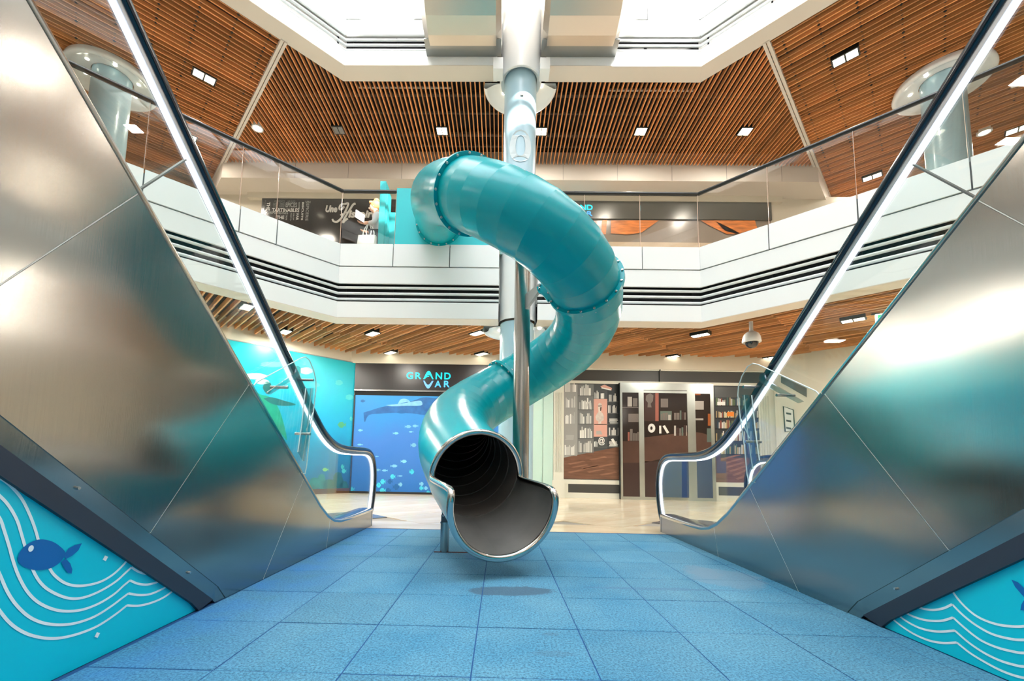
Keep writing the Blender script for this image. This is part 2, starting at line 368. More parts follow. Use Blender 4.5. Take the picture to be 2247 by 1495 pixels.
# ---- white fascias with louvre tubes, parapet panels
TAN = math.tan(math.pi/8)
def fixn(o):
    bm = bmesh.new(); bm.from_mesh(o.data); bmesh.ops.recalc_face_normals(bm, faces=bm.faces); bm.to_mesh(o.data); bm.free(); return o
def fascia(p, q, zb, joints, label, tubes=True, ends=(True, True), parapet=True):
    p, q = Vector(p), Vector(q); t = (q-p).normalized(); L = (q-p).length
    out = Vector((-t.y, t.x)) if Vector((-t.y, t.x)).dot((p+q)/2 - Vector((XC, 2.4))) > 0 else Vector((t.y, -t.x))
    T, O = Vector((*t, 0)), Vector((*out, 0)); P = Vector((*p, 0))
    root = thing('balcony_fascia', label, None, P + T*(L/2) + Vector((0, 0, zb))); root['kind'] = 'structure'
    def bx(name, s0, s1, d0, d1, z0, z1, mt):
        e0 = d0*TAN if ends[0] else 0; e1 = d0*TAN if ends[1] else 0
        if s0 <= 0: s0 -= e0
        if s1 >= L: s1 += e1
        return MB().obox(P + T*s0 + O*d0 + Vector((0,0,zb+z0)), T*(s1-s0), O*(d1-d0), (0,0,z1-z0)).build(name, mt, root)
    bx('bottom_panel', 0, L, 0, .04, 0, .305, WHITE)
    # soffit lip, mitred
    s = .36
    b = MB(); e0 = s*TAN if ends[0] else 0; e1 = s*TAN if ends[1] else 0
    b.prism([P+O*.001, P+T*L+O*.001, P+T*(L+e1)+O*s, P-T*e0+O*s], (0,0,.012)); 
    for i, v in enumerate(b.v): b.v[i] = v + Vector((0,0,zb-.0125))
    b.build('soffit_lip', SOFFIT, root)
    b = MB().obox(P - T*(e0) + O*(s-.03) + Vector((0,0,zb)), T*(L+e0+e1), O*.03, (0,0,.37)); b.build('plenum_edge', LOUVREBACK, root)
    bx('louvre_backing', 0, L, .13, .16, .29, .70, LOUVREBACK)
    if tubes:
        for k in range(3):
            d = .055; e0 = d*TAN if ends[0] else 0; e1 = d*TAN if ends[1] else 0
            MB().cyl(P - T*e0 + O*d + Vector((0,0,zb+.372+.114*k)), P+T*(L+e1)+O*d+Vector((0,0,zb+.372+.114*k)), .025, 12).build('louvre_tube', TUBEW, root, True)
    bx('upper_panel', 0, L, 0, .04, .665, .985, WHITE)
    js = [0]+joints+[L]
    for i, j in enumerate(joints):
        bx('bracket', j-.012, j+.012, .09, .12, .3, .68, LOUVREBACK)
    bx('bracket', .10, .124, .09, .12, .3, .68, LOUVREBACK); bx('bracket', L-.124, L-.1, .09, .12, .3, .68, LOUVREBACK)
    if parapet:
        bx('gap_backing', 0, L, .03, .05, .98, 1.4, mat('grey_gap', (120, 126, 128), .5))
        for a, c in zip(js[:-1], js[1:]):
            bx('parapet_panel', a+(.009 if a > 0 else .006), c-(.009 if c < L else .006), -.012, .025, 1.005, 1.44, WHITE)
    return root, P, T, O, L
def balustrade(P, T, O, L, z0, joints, label, skip=None, ends=(True, True), loc=None):
    """frameless glass with a round dark top rail; skip = (s0, s1) stretch without glass"""
    root = thing('glass_balustrade', label, 'balustrade', P + T*(L/2) + Vector((0,0,z0)))
    d = .07; e0 = d*TAN-.004 if ends[0] else 0; e1 = d*TAN-.004 if ends[1] else 0
    js = [-e0]+joints+[L+e1]
    for a, c in zip(js[:-1], js[1:]):
        if skip and a < skip[1]-.05 and c > skip[0]+.05: continue
        MB().obox(P+T*(a+.008)+O*d+Vector((0,0,z0)), T*(c-a-.016), O*.018, (0,0,1.22)).build('glass_pane', GLASSW, root)
        # pale polished pane edges
        MB().obox(P+T*(c-.010)+O*(d-.001)+Vector((0,0,z0+.1)), T*.006, O*.02, (0,0,1.12)).build('pane_edge', mat('pale_glass_edge', (214, 188, 172), .2), root)
    segs = [(-e0, L+e1)] if not skip else [(-e0, skip[0]), (skip[1], L+e1)]
    for a, c in segs:
        if c-a < .06: continue
        MB().cyl(P+T*a+O*(d+.009)+Vector((0,0,z0+1.245)), P+T*c+O*(d+.009)+Vector((0,0,z0+1.245)), .036, 14).build('top_rail', RAIL, root, True)
    return root
Z1, Z2 = 3.49, 8.67
FA = fascia(OCT[0], (-.085, 7.8), Z1, [1.02, 2.10], 'white first floor fascia left of the round column', ends=(True, False))
FB = fascia((.645, 7.8), OCT[1], Z1, [.90, 1.965], 'white first floor fascia right of the round column', ends=(False, True))
FL = fascia(OCT[7], OCT[0], Z1, [.95, 2.2, 3.45, 4.68, 5.25], 'angled white first floor fascia above the left escalator')
FR = fascia(OCT[1], OCT[2], Z1, [1.124, 2.28, 3.42, 4.6, 5.6], 'angled white first floor fascia above the right escalator')
GZ = 4.80
balustrade(*FA[1:], GZ, [1.02], 'glass balustrade between the left corner and the turquoise board', skip=(1.02, 5), ends=(True, False))
balustrade(*FB[1:], GZ, [.90, 1.965], 'glass balustrade on the far gallery right of the slide tube', ends=(False, True))
balustrade(*FL[1:], GZ, [.95, 2.2, 3.45, 4.68, 5.25], 'angled glass balustrade above the left escalator')
balustrade(*FR[1:], GZ, [1.124, 2.28, 3.42, 4.6, 5.6], 'angled glass balustrade above the right escalator')
# second floor ring, a little wider
O2 = [(-3.25, 7.8), (3.82, 7.8), (8.32, 3.3), (-7.75, 3.3)]
F2A = fascia(O2[0], (-.2, 7.8), Z2, [1.0, 2.0], 'white second floor fascia left of the round column', ends=(True, False))
F2B = fascia((.78, 7.8), O2[1], Z2, [1.0, 2.0], 'white second floor fascia right of the round column', ends=(False, True))
F2L = fascia(O2[3], O2[0], Z2, [1.2, 2.4, 3.6, 4.8], 'angled white second floor fascia at the upper left')
F2R = fascia(O2[1], O2[2], Z2, [1.2, 2.4, 3.6, 4.8], 'angled white second floor fascia at the upper right')
for zb, nm in ((Z1, 'first'), (Z2, 'second')):
    for a, c, lb in ((2, 3, 'right flank'), (3, 4, 'rear right'), (4, 5, 'rear'), (5, 6, 'rear left'), (6, 7, 'left flank')):
        fascia(OCT[a], OCT[c], zb, [], 'plain white %s floor fascia on the %s of the atrium' % (nm, lb), tubes=False)

# ---- slatted wooden ceilings
SL = MB().box(-.5, .5, -.0115, .0115, 0, .075).build('slat', WOOD, mesh_only=True)
SLW = MB().box(-.5, .5, -.0135, .0135, 0, .095).build('slat', WOOD2, mesh_only=True)
SCREW = mat('black_screw_clip', (24, 20, 18), .6)
def slat(mesh, a, b2, z, parent, dz=0):
    a, b2 = Vector(a), Vector(b2); d = b2-a
    o = bpy.data.objects.new('slat', mesh); COL.objects.link(o)
    o.location = ((a.x+b2.x)/2, (a.y+b2.y)/2, z+dz); o.rotation_euler.z = math.atan2(d.y, d.x); o.scale = (d.length, 1, 1); adopt(o, parent); return o
ZU = 8.66
# middle field: slats run away from the void
cc = struct(MB().poly([(-3.3, 7.9, 9.02), (3.9, 7.9, 9.02), (4.85, 7.0, 9.02), (8.4, 10.7, 9.02), (-7.9, 10.7, 9.02), (-4.3, 7.0, 9.02)]).build('ceiling', DARK), 'open wooden slat ceiling in the middle of the upper gallery')
for k in range(-82, 85):
    x = XC+.02 + k*.0965
    if x < -7.45 or x > 8.05: continue
    u = abs(x-XC-.01)
    y0 = 8.15 if u < 3.7 else (8.15-(u-3.7) if u < 4.5 else 7.30+(u-4.5))
    if 10.62-y0 < .05: continue
    if abs(x-XC) < .72: y0 = max(y0, 8.1+math.sqrt(max(0, .73**2-(x-XC)**2)))
    slat(SL, (x, y0), (x, 10.62), ZU, cc)
# dark service pipes hanging in the void above the slats
for yy, rr in ((8.75, .05), (9.25, .035), (9.9, .06), (10.3, .03)):
    MB().cyl((-6, yy, 8.92), (6.5, yy, 8.92), rr, 8).build('service_pipe', mat('dark_pipe', (70, 66, 62), .5), cc, True)
MB().cyl((-3.2, 8.5, 8.85), (-1.2, 8.5, 8.85), .03, 8).build('service_pipe', mat('zinc_pipe', (190, 186, 180), .35, .6), cc, True)
MB().cyl((2.2, 8.55, 8.85), (4.0, 8.55, 8.85), .03, 8).build('service_pipe', MATS['zinc_pipe'], cc, True)
for sgn, nm in ((-1, 'left'), (1, 'right')):
    C0 = Vector((O2[0] if sgn < 0 else O2[1])); A = Vector((sgn*R2, -R2)); N = Vector((sgn*R2, R2))
    pc = lambda a, n: C0 + A*a + N*n
    q = [pc(1.0, .2), pc(9, .2), pc(9, 9), pc(1.0, 9)]
    cs = struct(MB().poly([(*p, 8.80) for p in q]).build('ceiling', mat('brown_ceiling_backing', (70, 42, 24), .8)), 'brown slatted ceiling at the upper %s with clips in rows' % nm)
    n = .40; k = 0
    while n < 8.2:
        slat(SL, pc(1.09, n), pc(8.6, n), ZU, cs, random.choice((0, 0, 0, .012, .02))); n += .112; k += 1
    cl = MB()
    a = 1.25
    while a < 6.2:
        n = .40
        while n < 5.6:
            c = pc(a, n+.02); cl.box(c.x-.016, c.x+.016, c.y-.016, c.y+.016, ZU+.006, ZU+.06); n += .112
        a += .52
    tag(cl.build('clips', SCREW, cs), None, kind='stuff')
    # white divider between the two ceiling fields
    b = MB()
    for off in (-.032, .032):
        o = pc(1.03, .32); b.obox((*(o + A*(off-.025)), ZU-.03), Vector((*N, 0))*6.5, Vector((*A, 0))*.05, (0,0,.09))
    struct(b.build('trim_1' if sgn < 0 else 'trim_2', SOFFIT), 'white double divider strip across the upper %s ceiling' % nm)
# lower ceiling: diagonal boards with joints
B = Vector((R2, -R2)); Q = Vector((R2, R2)); ZL = 3.485
cl = struct(MB().poly([(-9, 3, 3.74), (-3.4, 8.1, 3.74), (3.95, 8.1, 3.74), (9.3, 2.8, 3.74), (13, 6, 3.74), (9, 10.6, 3.74), (-3.9, 10.64, 3.74), (-11, 3.6, 3.74)]).build('ceiling', mat('brown_lower_backing', (52, 32, 20), .8)), 'diagonal wooden board ceiling under the first gallery')
q = -3.2; random.seed(3)
while q < 13.2:
    lo = max(q-15.0, -10.2); hi = max(q-11.62, -8.12) if q < 8.5 else min(6.2, 16.5-q+4)
    js = [lo]+[j+random.uniform(-.02, .02) for j in (-8.8, -6.5, -4.19, -1.88, .43, 2.7) if lo+.1 < j < hi-.1]+[hi]
    for a, c in zip(js[:-1], js[1:]):
        if q > 10.2 and a > 1: continue
        slat(SLW, Q*q+B*(a+.006), Q*q+B*(c-.006), ZL, cl, random.choice((0, 0, 0, .012, .03, .05)))
    q += .128

# ---- columns
def column(x, y, name_label, lower=True):
    r = thing('column', name_label, 'column', (x, y, 0))
    n = 40
    if lower: MB().lathe([(.33, 0), (.33, 3.47)], (x, y, 0), n).build('lower_shaft', BLUEG, r, True)
    MB().lathe([(.325, 4.4), (.325, 8.95)], (x, y, 0), n).build('shaft', BLUEG, r, True)
    # dish-shaped white capital with hidden light
    for zz, nm in ((ZU, 'capital'),) + (((ZL, 'lower_capital'),) if lower else ()):
        R = .74 if zz > 5 else .66
        PF = [(.335, -.004), (.36, -.012), (.44, -.02), (.54, -.045), (R-.10, -.10), (R-.06, -.125), (R-.02, -.13), (R+.008, -.115), (R+.012, -.08), (R-.01, -.003), (.335, -.002)]
        cp_ = (MB().half_lathe(PF, (x, y+.09, zz)) if lower else MB().lathe(PF, (x, y, zz), n)).build(nm, WHITEG, r, True, 60); fixn(cp_)
        for k in range(6):
            a = k*math.pi/3+.3; c = Vector((x+.46*math.cos(a), y+.46*math.sin(a), zz-.03))
            if lower and math.sin(a) < .2: continue
            MB().ball(c, .035, 8, 5, sc=(1, 1, .5)).build('capital_lamp', LAMP, r, True)
    return r
c0 = column(XC, 8.1, 'pale blue round column with white sleeves behind the slide')
MB().lathe([(.36, 3.5), (.362, 3.5), (.362, 5.6), (.33, 5.6)], (XC, 8.1, 0), 40).build('white_sleeve', WHITEG, c0, True)
MB().lathe([(.33, 8.56), (.40, 8.5), (.42, 8.52), (.425, 8.56), (.425, 10.2)], (XC, 8.06, 0), 40).build('upper_sleeve', WHITEG, c0, True)
MB().box(XC-.55, XC-.36, 7.62, 7.9, 8.42, 8.66).build('sleeve_bracket', WHITEG, c0); MB().box(XC+.36, XC+.55, 7.62, 7.9, 8.42, 8.66).build('sleeve_bracket', WHITEG, c0)
# big pale 0 wrapped on the shaft, small sensor above it
me = text_mesh('0', 1, .5, 0, .02); xs_ = [v.co.x for v in me.vertices]; ys_ = [v.co.y for v in me.vertices]
z0, z1 = on_y(1140, 356, 7.775).z, on_y(1140, 285, 7.775).z; th0 = on_y(1142, 320, 7.775).x - XC
for v in me.vertices:
    p = (v.co.x-min(xs_))/(max(xs_)-min(xs_))-.5; g = (v.co.y-min(ys_))/(max(ys_)-min(ys_)); th = (th0 + p*.44)/.326
    rr = .332+.006*(v.co.z+.5); v.co = (XC+rr*math.sin(th), 8.1-rr*math.cos(th), z0+g*(z1-z0))
me.materials.append(mat('pale_grey_print', (214, 226, 232), .35)); me.update(); link('printed_zero', me, c0)
zs = on_y(1144, 207, 7.77).z; MB().box(XC-.005, XC+.05, 7.755, 7.79, zs-.035, zs+.03).build('sensor', mat('grey_sensor', (120, 120, 116), .4), c0)
column(XC-8.5, 8.1, 'pale blue column with dish capital seen behind the left balustrade', lower=False)
column(XC+8.5, 8.1, 'pale blue column with lit dish capital seen behind the right balustrade', lower=False)

# ================================================================== ESCALATORS
def steel_sheet():
    """brushed stainless sheet: fine vertical brushing and gentle oil-canning"""
    M = bpy.data.materials.new('brushed_stainless_sheet'); M.use_nodes = True; nt = M.node_tree; b = nt.nodes['Principled BSDF']; L = nt.links.new
    b.inputs['Metallic'].default_value = 1; b.inputs['Roughness'].default_value = .26; b.inputs['Base Color'].default_value = (*srgb((164, 162, 158)), 1)
    tc = nt.nodes.new('ShaderNodeTexCoord')
    mp = nt.nodes.new('ShaderNodeMapping'); mp.inputs['Scale'].default_value = (1, 90, 1.2); L(tc.outputs['Object'], mp.inputs[0])
    n = nt.nodes.new('ShaderNodeTexNoise'); n.inputs['Scale'].default_value = 4; n.inputs['Detail'].default_value = 5; L(mp.outputs[0], n.inputs['Vector'])
    r = nt.nodes.new('ShaderNodeMapRange'); r.inputs['To Min'].default_value = .14; r.inputs['To Max'].default_value = .24; L(n.outputs[0], r.inputs[0]); L(r.outputs[0], b.inputs['Roughness'])
    m2 = nt.nodes.new('ShaderNodeMapping'); m2.inputs['Scale'].default_value = (1, .8, 1.5); L(tc.outputs['Object'], m2.inputs[0])
    n2 = nt.nodes.new('ShaderNodeTexNoise'); n2.inputs['Scale'].default_value = 1.1; n2.inputs['Detail'].default_value = 1; L(m2.outputs[0], n2.inputs['Vector'])
    b1 = nt.nodes.new('ShaderNodeBump'); b1.inputs['Strength'].default_value = .5; b1.inputs['Distance'].default_value = .05; L(n2.outputs[0], b1.inputs['Height'])
    b2 = nt.nodes.new('ShaderNodeBump'); b2.inputs['Strength'].default_value = .03; b2.inputs['Distance'].default_value = .003; L(n.outputs[0], b2.inputs['Height']); L(b1.outputs[0], b2.inputs['Normal'])
    L(b2.outputs[0], b.inputs['Normal']); return M
SHEET = steel_sheet()
BAND = mat('dark_slate_band', (46, 52, 66), .45)
TRUSS = mat('dark_truss', (40, 42, 46), .6)
STEP = mat('grey_step_metal', (120, 122, 124), .4, .8)
SEAM = mat('seam_highlight', (226, 226, 222), .3, .6)  # bright highlight along the cladding gaps, put into the strip colour
CYAN = mat('cyan_vinyl', (0, 206, 226), .3)
VWHITE = mat('white_vinyl', (250, 252, 252), .4)
VBLUE = mat('deep_blue_vinyl', (0, 104, 176), .4)
KN = [(3.85, .401), (4.04, .287), (4.2, .226), (4.36, .198), (4.6, .190), (5.44, .190)]
def deck(y):
    if y <= 3.85: return .834+.745*(3.269-y)
    for (a, za), (b, zb) in zip(KN[:-1], KN[1:]):
        if y <= b: return za+(zb-za)*(y-a)/(b-a)
    return .19
def under(y): return max(.0, .02+.737*(2.474-y))
YTOP = -2.4
DY = [YTOP+(3.85-YTOP)*i/12 for i in range(13)]+[3.92, 3.98, 4.04, 4.1, 4.15, 4.2, 4.28, 4.36, 4.48, 4.6, 5.0, 5.44]
dpath = [(y, deck(y)) for y in DY]
hp = [(YTOP-.2+i*.62, 1.208+.745*(3.779-(YTOP-.2+i*.62))) for i in range(10)]+[(3.62, 1.325), (3.82, 1.186), (4.02, 1.075), (4.25, 1.0), (4.5, .970), (4.9, .966), (5.24, .966), (5.42, .938), (5.55, .868), (5.635, .755), (5.675, .61), (5.672, .45), (5.645, .31), (5.60, .19), (5.53, .09)]
hpath = [(p.x, p.y) for p in smoothpts([(a, b, 0) for a, b in hp], 4)]
def sweep(name, path, sec, X, mt, parent, smooth=False, closed=True):
    """sec: (distance into the escalator, offset along the path normal) polygon"""
    b = MB(); n = len(sec); N = len(path)
    for i in range(N):
        (y0, z0), (y1, z1) = path[max(i-1, 0)], path[min(i+1, N-1)]
        t = Vector((y1-y0, z1-z0)).normalized(); nr = Vector((-t.y, t.x))
        for (d, o) in sec: b.v.append(Vector((X(d), path[i][0]+nr.x*o, path[i][1]+nr.y*o)))
    for i in range(N-1):
        for j in range(n): b.f.append([i*n+j, i*n+(j+1)%n, (i+1)*n+(j+1)%n, (i+1)*n+j]); b.m.append(0)
    b.f.append(list(range(n))); b.m.append(0); b.f.append([(N-1)*n+j for j in range(n)][::-1]); b.m.append(0)
    bm = bmesh.new(); o = b.build(name, mt, parent, False)
    bm.from_mesh(o.data); bmesh.ops.recalc_face_normals(bm, faces=bm.faces); bm.to_mesh(o.data); bm.free()
    if smooth:
        o.data.polygons.foreach_set('use_smooth', [True]*len(o.data.polygons)); o.data.set_sharp_from_angle(angle=math.radians(50))
    return o
JT = [(1.749, 1.952, 1.293, 1.333), (2.66, None, 2.001, .445), (3.50, None, 3.014, None), (4.10, None, 4.06, None)]
def escalator(side, label):
    xo, sx = (-1.6, -1) if side < 0 else (2.0, 1)
    X = lambda d: xo+sx*d
    E = thing('escalator', label, 'escalator', (X(.6), 4.5, 0))
    # stainless cladding panels split at the slanted seams
    TR = .085
    lowz = lambda y: under(y)+(TR if under(y) > 0 else 0)
    cuts = [(YTOP, YTOP-.2)]
    for (yt, _, yb, _) in JT: cuts.append((yt, yb))
    # extend first seam down to the bottom trim
    def seam_bottom(yt, yb_guess):
        y = yt; z = deck(yt)
        sl = {1.749: 1.345, 2.66: 1.21, 3.50: 1.27, 4.10: 4.0}[yt]
        while z > lowz(y) and z > .0: y -= .004; z -= .004*sl
        return y
    bots = [YTOP-.2]+[seam_bottom(c[0], c[1]) for c in cuts[1:]]+[5.44]
    tops = [YTOP]+[c[0] for c in cuts[1:]]+[5.44]
    g = .0022
    for i in range(len(tops)-1):
        ts = [tops[i]+g]+[y for y in DY if tops[i]+.02 < y < tops[i+1]-.02]+[tops[i+1]-g]
        n = 10; bs = [bots[i]+g+(bots[i+1]-bots[i]-2*g)*k/n for k in range(n+1)]
        # kink where the underside reaches the floor
        kink = 2.474+.02/.737
        if bots[i] < kink < bots[i+1]: bs = sorted(bs+[kink-.001, kink+.11])
        pts = [(X(0), y, deck(y)) for y in ts]+[(X(0), y, max(lowz(y), .0)) for y in bs[::-1]]
        o = fixn(MB().prism(pts, (sx*.03, 0, 0)).build('cladding_panel', SHEET, E))
    for (yt, *_r), yb in zip(JT, bots[1:-1]):
        MB().obox((X(.0005), yt-g, deck(yt)), (0, 2*g, 0), (sx*.01, 0, 0), (0, yb-yt, max(lowz(yb), 0)-deck(yt))).build('seam', SEAM, E)
    # folded bottom trim, slate band
    ys2 = [YTOP-.2, 0, 1.2, 1.8, 2.47]
    fixn(MB().prism([(X(.004), y, under(y)+TR+.002) for y in ys2]+[(X(.004), 2.618, .0), (X(.004), 2.49, .0)]+[(X(.012), y, under(y)) for y in ys2[::-1]], (sx*.02, 0, 0)).build('bottom_trim', SHEET, E))
    fixn(MB().prism([(X(.004), y, under(y)) for y in ys2]+[(X(.004), 2.36, 0)]+[(X(.004), y, max(0, under(y)-.09)) for y in (2.3, 1.8, 1.2, 0, YTOP-.2)], (sx*.02, 0, 0)).build('slate_band', BAND, E))
    for y in (1.62, 2.26):
        MB().cyl((X(-.003), y, under(y)+.045), (X(.01), y, under(y)+.045), .006, 10).build('rivet', BOLT, E, True)
    # deck: rounded outer trim and flat top
    sweep('deck_trim', dpath, [(-.004, -.004), (-.006, .016), (.004, .026), (.03, .032), (.135, .032), (.135, -.02), (.02, -.03)], X, STEEL, E, True)
    # end block of the deck
    MB().box(min(X(-.003), X(.15)), max(X(-.003), X(.15)), 5.425, 5.45, 0, .215).build('end_plate', STEEL, E)
    fixn(MB().prism([(X(.03), 5.45, 0), (X(.03), 5.52, 0), (X(.03), 5.45, .07)], (sx*.08, 0, 0)).build('floor_stop', TRUSS, E))
    # glass, handrail, light strip on both flanks
    for d0, nm in ((.06, 'near'), (1.2, 'far')):
        yj = lambda s, dz: None
        up = [(y, z) for (y, z) in hpath if y < 5.68]
        lower = [(y, deck(y)+.02) for y in DY]
        jt, jb = (2.066, 2.36), (1.786, 1.985)
        tl = lambda y: 1.208+.745*(3.779-y)-.10
        a = [(X(d0), YTOP, deck(YTOP)+.02), (X(d0), jb[0]-.003, jb[1]), (X(d0), jt[0]-.003, jt[1]), (X(d0), YTOP, tl(YTOP))]
        fixn(MB().prism(a, (sx*.012, 0, 0)).build('glass_panel', GLASS, E))
        ins = []
        for i, (y, z) in enumerate(hpath):
            p0, p1 = hpath[max(i-1, 0)], hpath[min(i+1, len(hpath)-1)]; t = Vector((p1[0]-p0[0], p1[1]-p0[1])).normalized(); nr = Vector((-t.y, t.x))
            q = (y-nr.x*.093, z-nr.y*.093)
            if y > 2.2 and q[1] > .21: ins.append(q)
        low2 = [(y, deck(y)+.02) for y in DY if 1.9 < y < 5.4]
        pts = [(X(d0), jb[0]+.003, jb[1])]+[(X(d0), y, z) for y, z in low2]+[(X(d0), y, z) for y, z in ins[::-1]]+[(X(d0), jt[0]+.003, jt[1])]
        fixn(MB().prism(pts, (sx*.012, 0, 0)).build('glass_panel', GLASS, E))
        MB().obox((X(d0-.002), jb[0]-.004, jb[1]), (0, .008, 0), (sx*.016, 0, 0), (0, jt[0]-jb[0], jt[1]-jb[1])).build('glass_joint', mat('grey_joint', (96, 100, 98), .3, .5), E)
        c = d0+.006
        sweep('handrail', hpath, [(c-.040, -.014), (c-.030, -.002), (c, .002), (c+.030, -.002), (c+.040, -.014), (c+.040, -.042), (c+.028, -.054), (c-.028, -.054), (c-.040, -.042)], X, NAVY, E, True)
        sweep('rail_profile', hpath, [(c-.023, -.052), (c+.023, -.052), (c+.021, -.082), (c-.021, -.082)], X, mat('satin_rail_profile', (168, 171, 176), .38, .9), E, True)
        sweep('light_strip', hpath[:-2], [(c-.012, -.082), (c+.012, -.082), (c+.009, -.094), (c-.009, -.094)], X, LED, E, True)
    # body, steps, landing
    ysb = [YTOP, 0, 2.0, 2.4, 2.52]
    fixn(MB().prism([(X(.031), YTOP, deck(YTOP)-.12), (X(.031), 3.8, deck(3.8)-.12), (X(.031), 4.3, .02), (X(.031), 5.4, .02), (X(.031), 5.4, -.005), (X(.031), 2.5, -.005)]+[(X(.031), YTOP, under(YTOP)+.03)], (sx*1.28, 0, 0)).build('truss', TRUSS, E))
    MB().box(min(X(.15), X(1.18)), max(X(.15), X(1.18)), 4.3, 5.6, .0, .024).build('landing_plate', STEP, E)
    sm = MB().box(-.5, .5, -.21, .21, -.3, 0).build('step', STEP, mesh_only=True)
    for k in range(14):
        o = link('step', sm); o.location = (X(.665), 4.1-k*.4, .024+k*.298+.0); adopt(o, E)
    for d in (.15, 1.165):
        sweep('skirt', [(y, deck(y)) for y in DY], [(d, -.3), (d, .03), (d+.012, .03), (d+.012, -.3)], X, STEEL, E)
    fixn(MB().prism([(X(1.3), YTOP, deck(YTOP))]+[(X(1.3), y, deck(y)) for y in DY if y > 3]+[(X(1.3), 5.44, 0), (X(1.3), 2.5, 0), (X(1.3), YTOP, under(YTOP))], (sx*.03, 0, 0)).build('cladding_panel', SHEET, E))
    # ---------------- acrylic climbing guard on the outer face
    G = thing('climbing_guard', 'clear acrylic climbing guard with steel pegs', None, (X(-.02), 3.1, deck(3.1))); adopt(G, E)
    op = [(2.678, 1.282), (2.70, 1.305), (3.283, 1.609), (3.36, 1.638), (3.43, 1.63), (3.52, 1.565), (3.575, 1.49), (3.588, 1.42), (3.56, 1.20), (3.518, .99), (3.495, .76), (3.475, .70), (3.45, .702)]
    P = [(X(-.012), y, z) for y, z in op]
    fixn(MB().prism(P, (-sx*.01, 0, 0)).build('guard_plate', ACRYL, G))
    MB().tube([(X(-.017), y, z) for y, z in op], .0042, 6).build('plate_edge', ACRYLE, G, True)
    q = lambda u, v: on_x(u, v, -1.63)
    W = lambda pts: [(X(-.028), p.y, p.z) for p in pts]
    b1 = [q(563, 862), q(571, 866), q(634, 828), q(641, 818), q(640, 806), q(633, 803), q(629, 818)]
    fixn(MB().prism(W(b1), (-sx*.012, 0, 0)).build('brace', glass_mat('frosted_acrylic', (.72, .80, .80), 2.2, .15), G))
    b2 = [q(655, 852), q(668, 852), q(659, 940), q(648, 1012), q(637, 992), q(646, 930)]
    fixn(MB().prism(W(b2), (-sx*.02, 0, 0)).build('post', MATS['frosted_acrylic'], G))
    MB().tube(W([q(655, 852), q(646, 930), q(637, 992)]), .0045, 6).build('post_edge', ACRYLE, G, True); MB().tube(W([q(668, 852), q(659, 940), q(648, 1012)]), .0045, 6).build('post_edge', ACRYLE, G, True)
    MB().tube(W([q(656, 945), q(672, 905)]), .004, 6).build('post_edge', ACRYLE, G, True)
    for (u, v) in ((660, 834), (600, 850), (653, 952)):
        p = q(u, v); MB().cyl((X(-.075), p.y, p.z), (X(.05), p.y, p.z), .011, 12).build('peg', STEEL, G, True)
    return E
escalator(-1, 'stainless escalator with glass sides and lit handrail, left of the slide')
escalator(1, 'stainless escalator with glass sides and lit handrail, right of the slide')

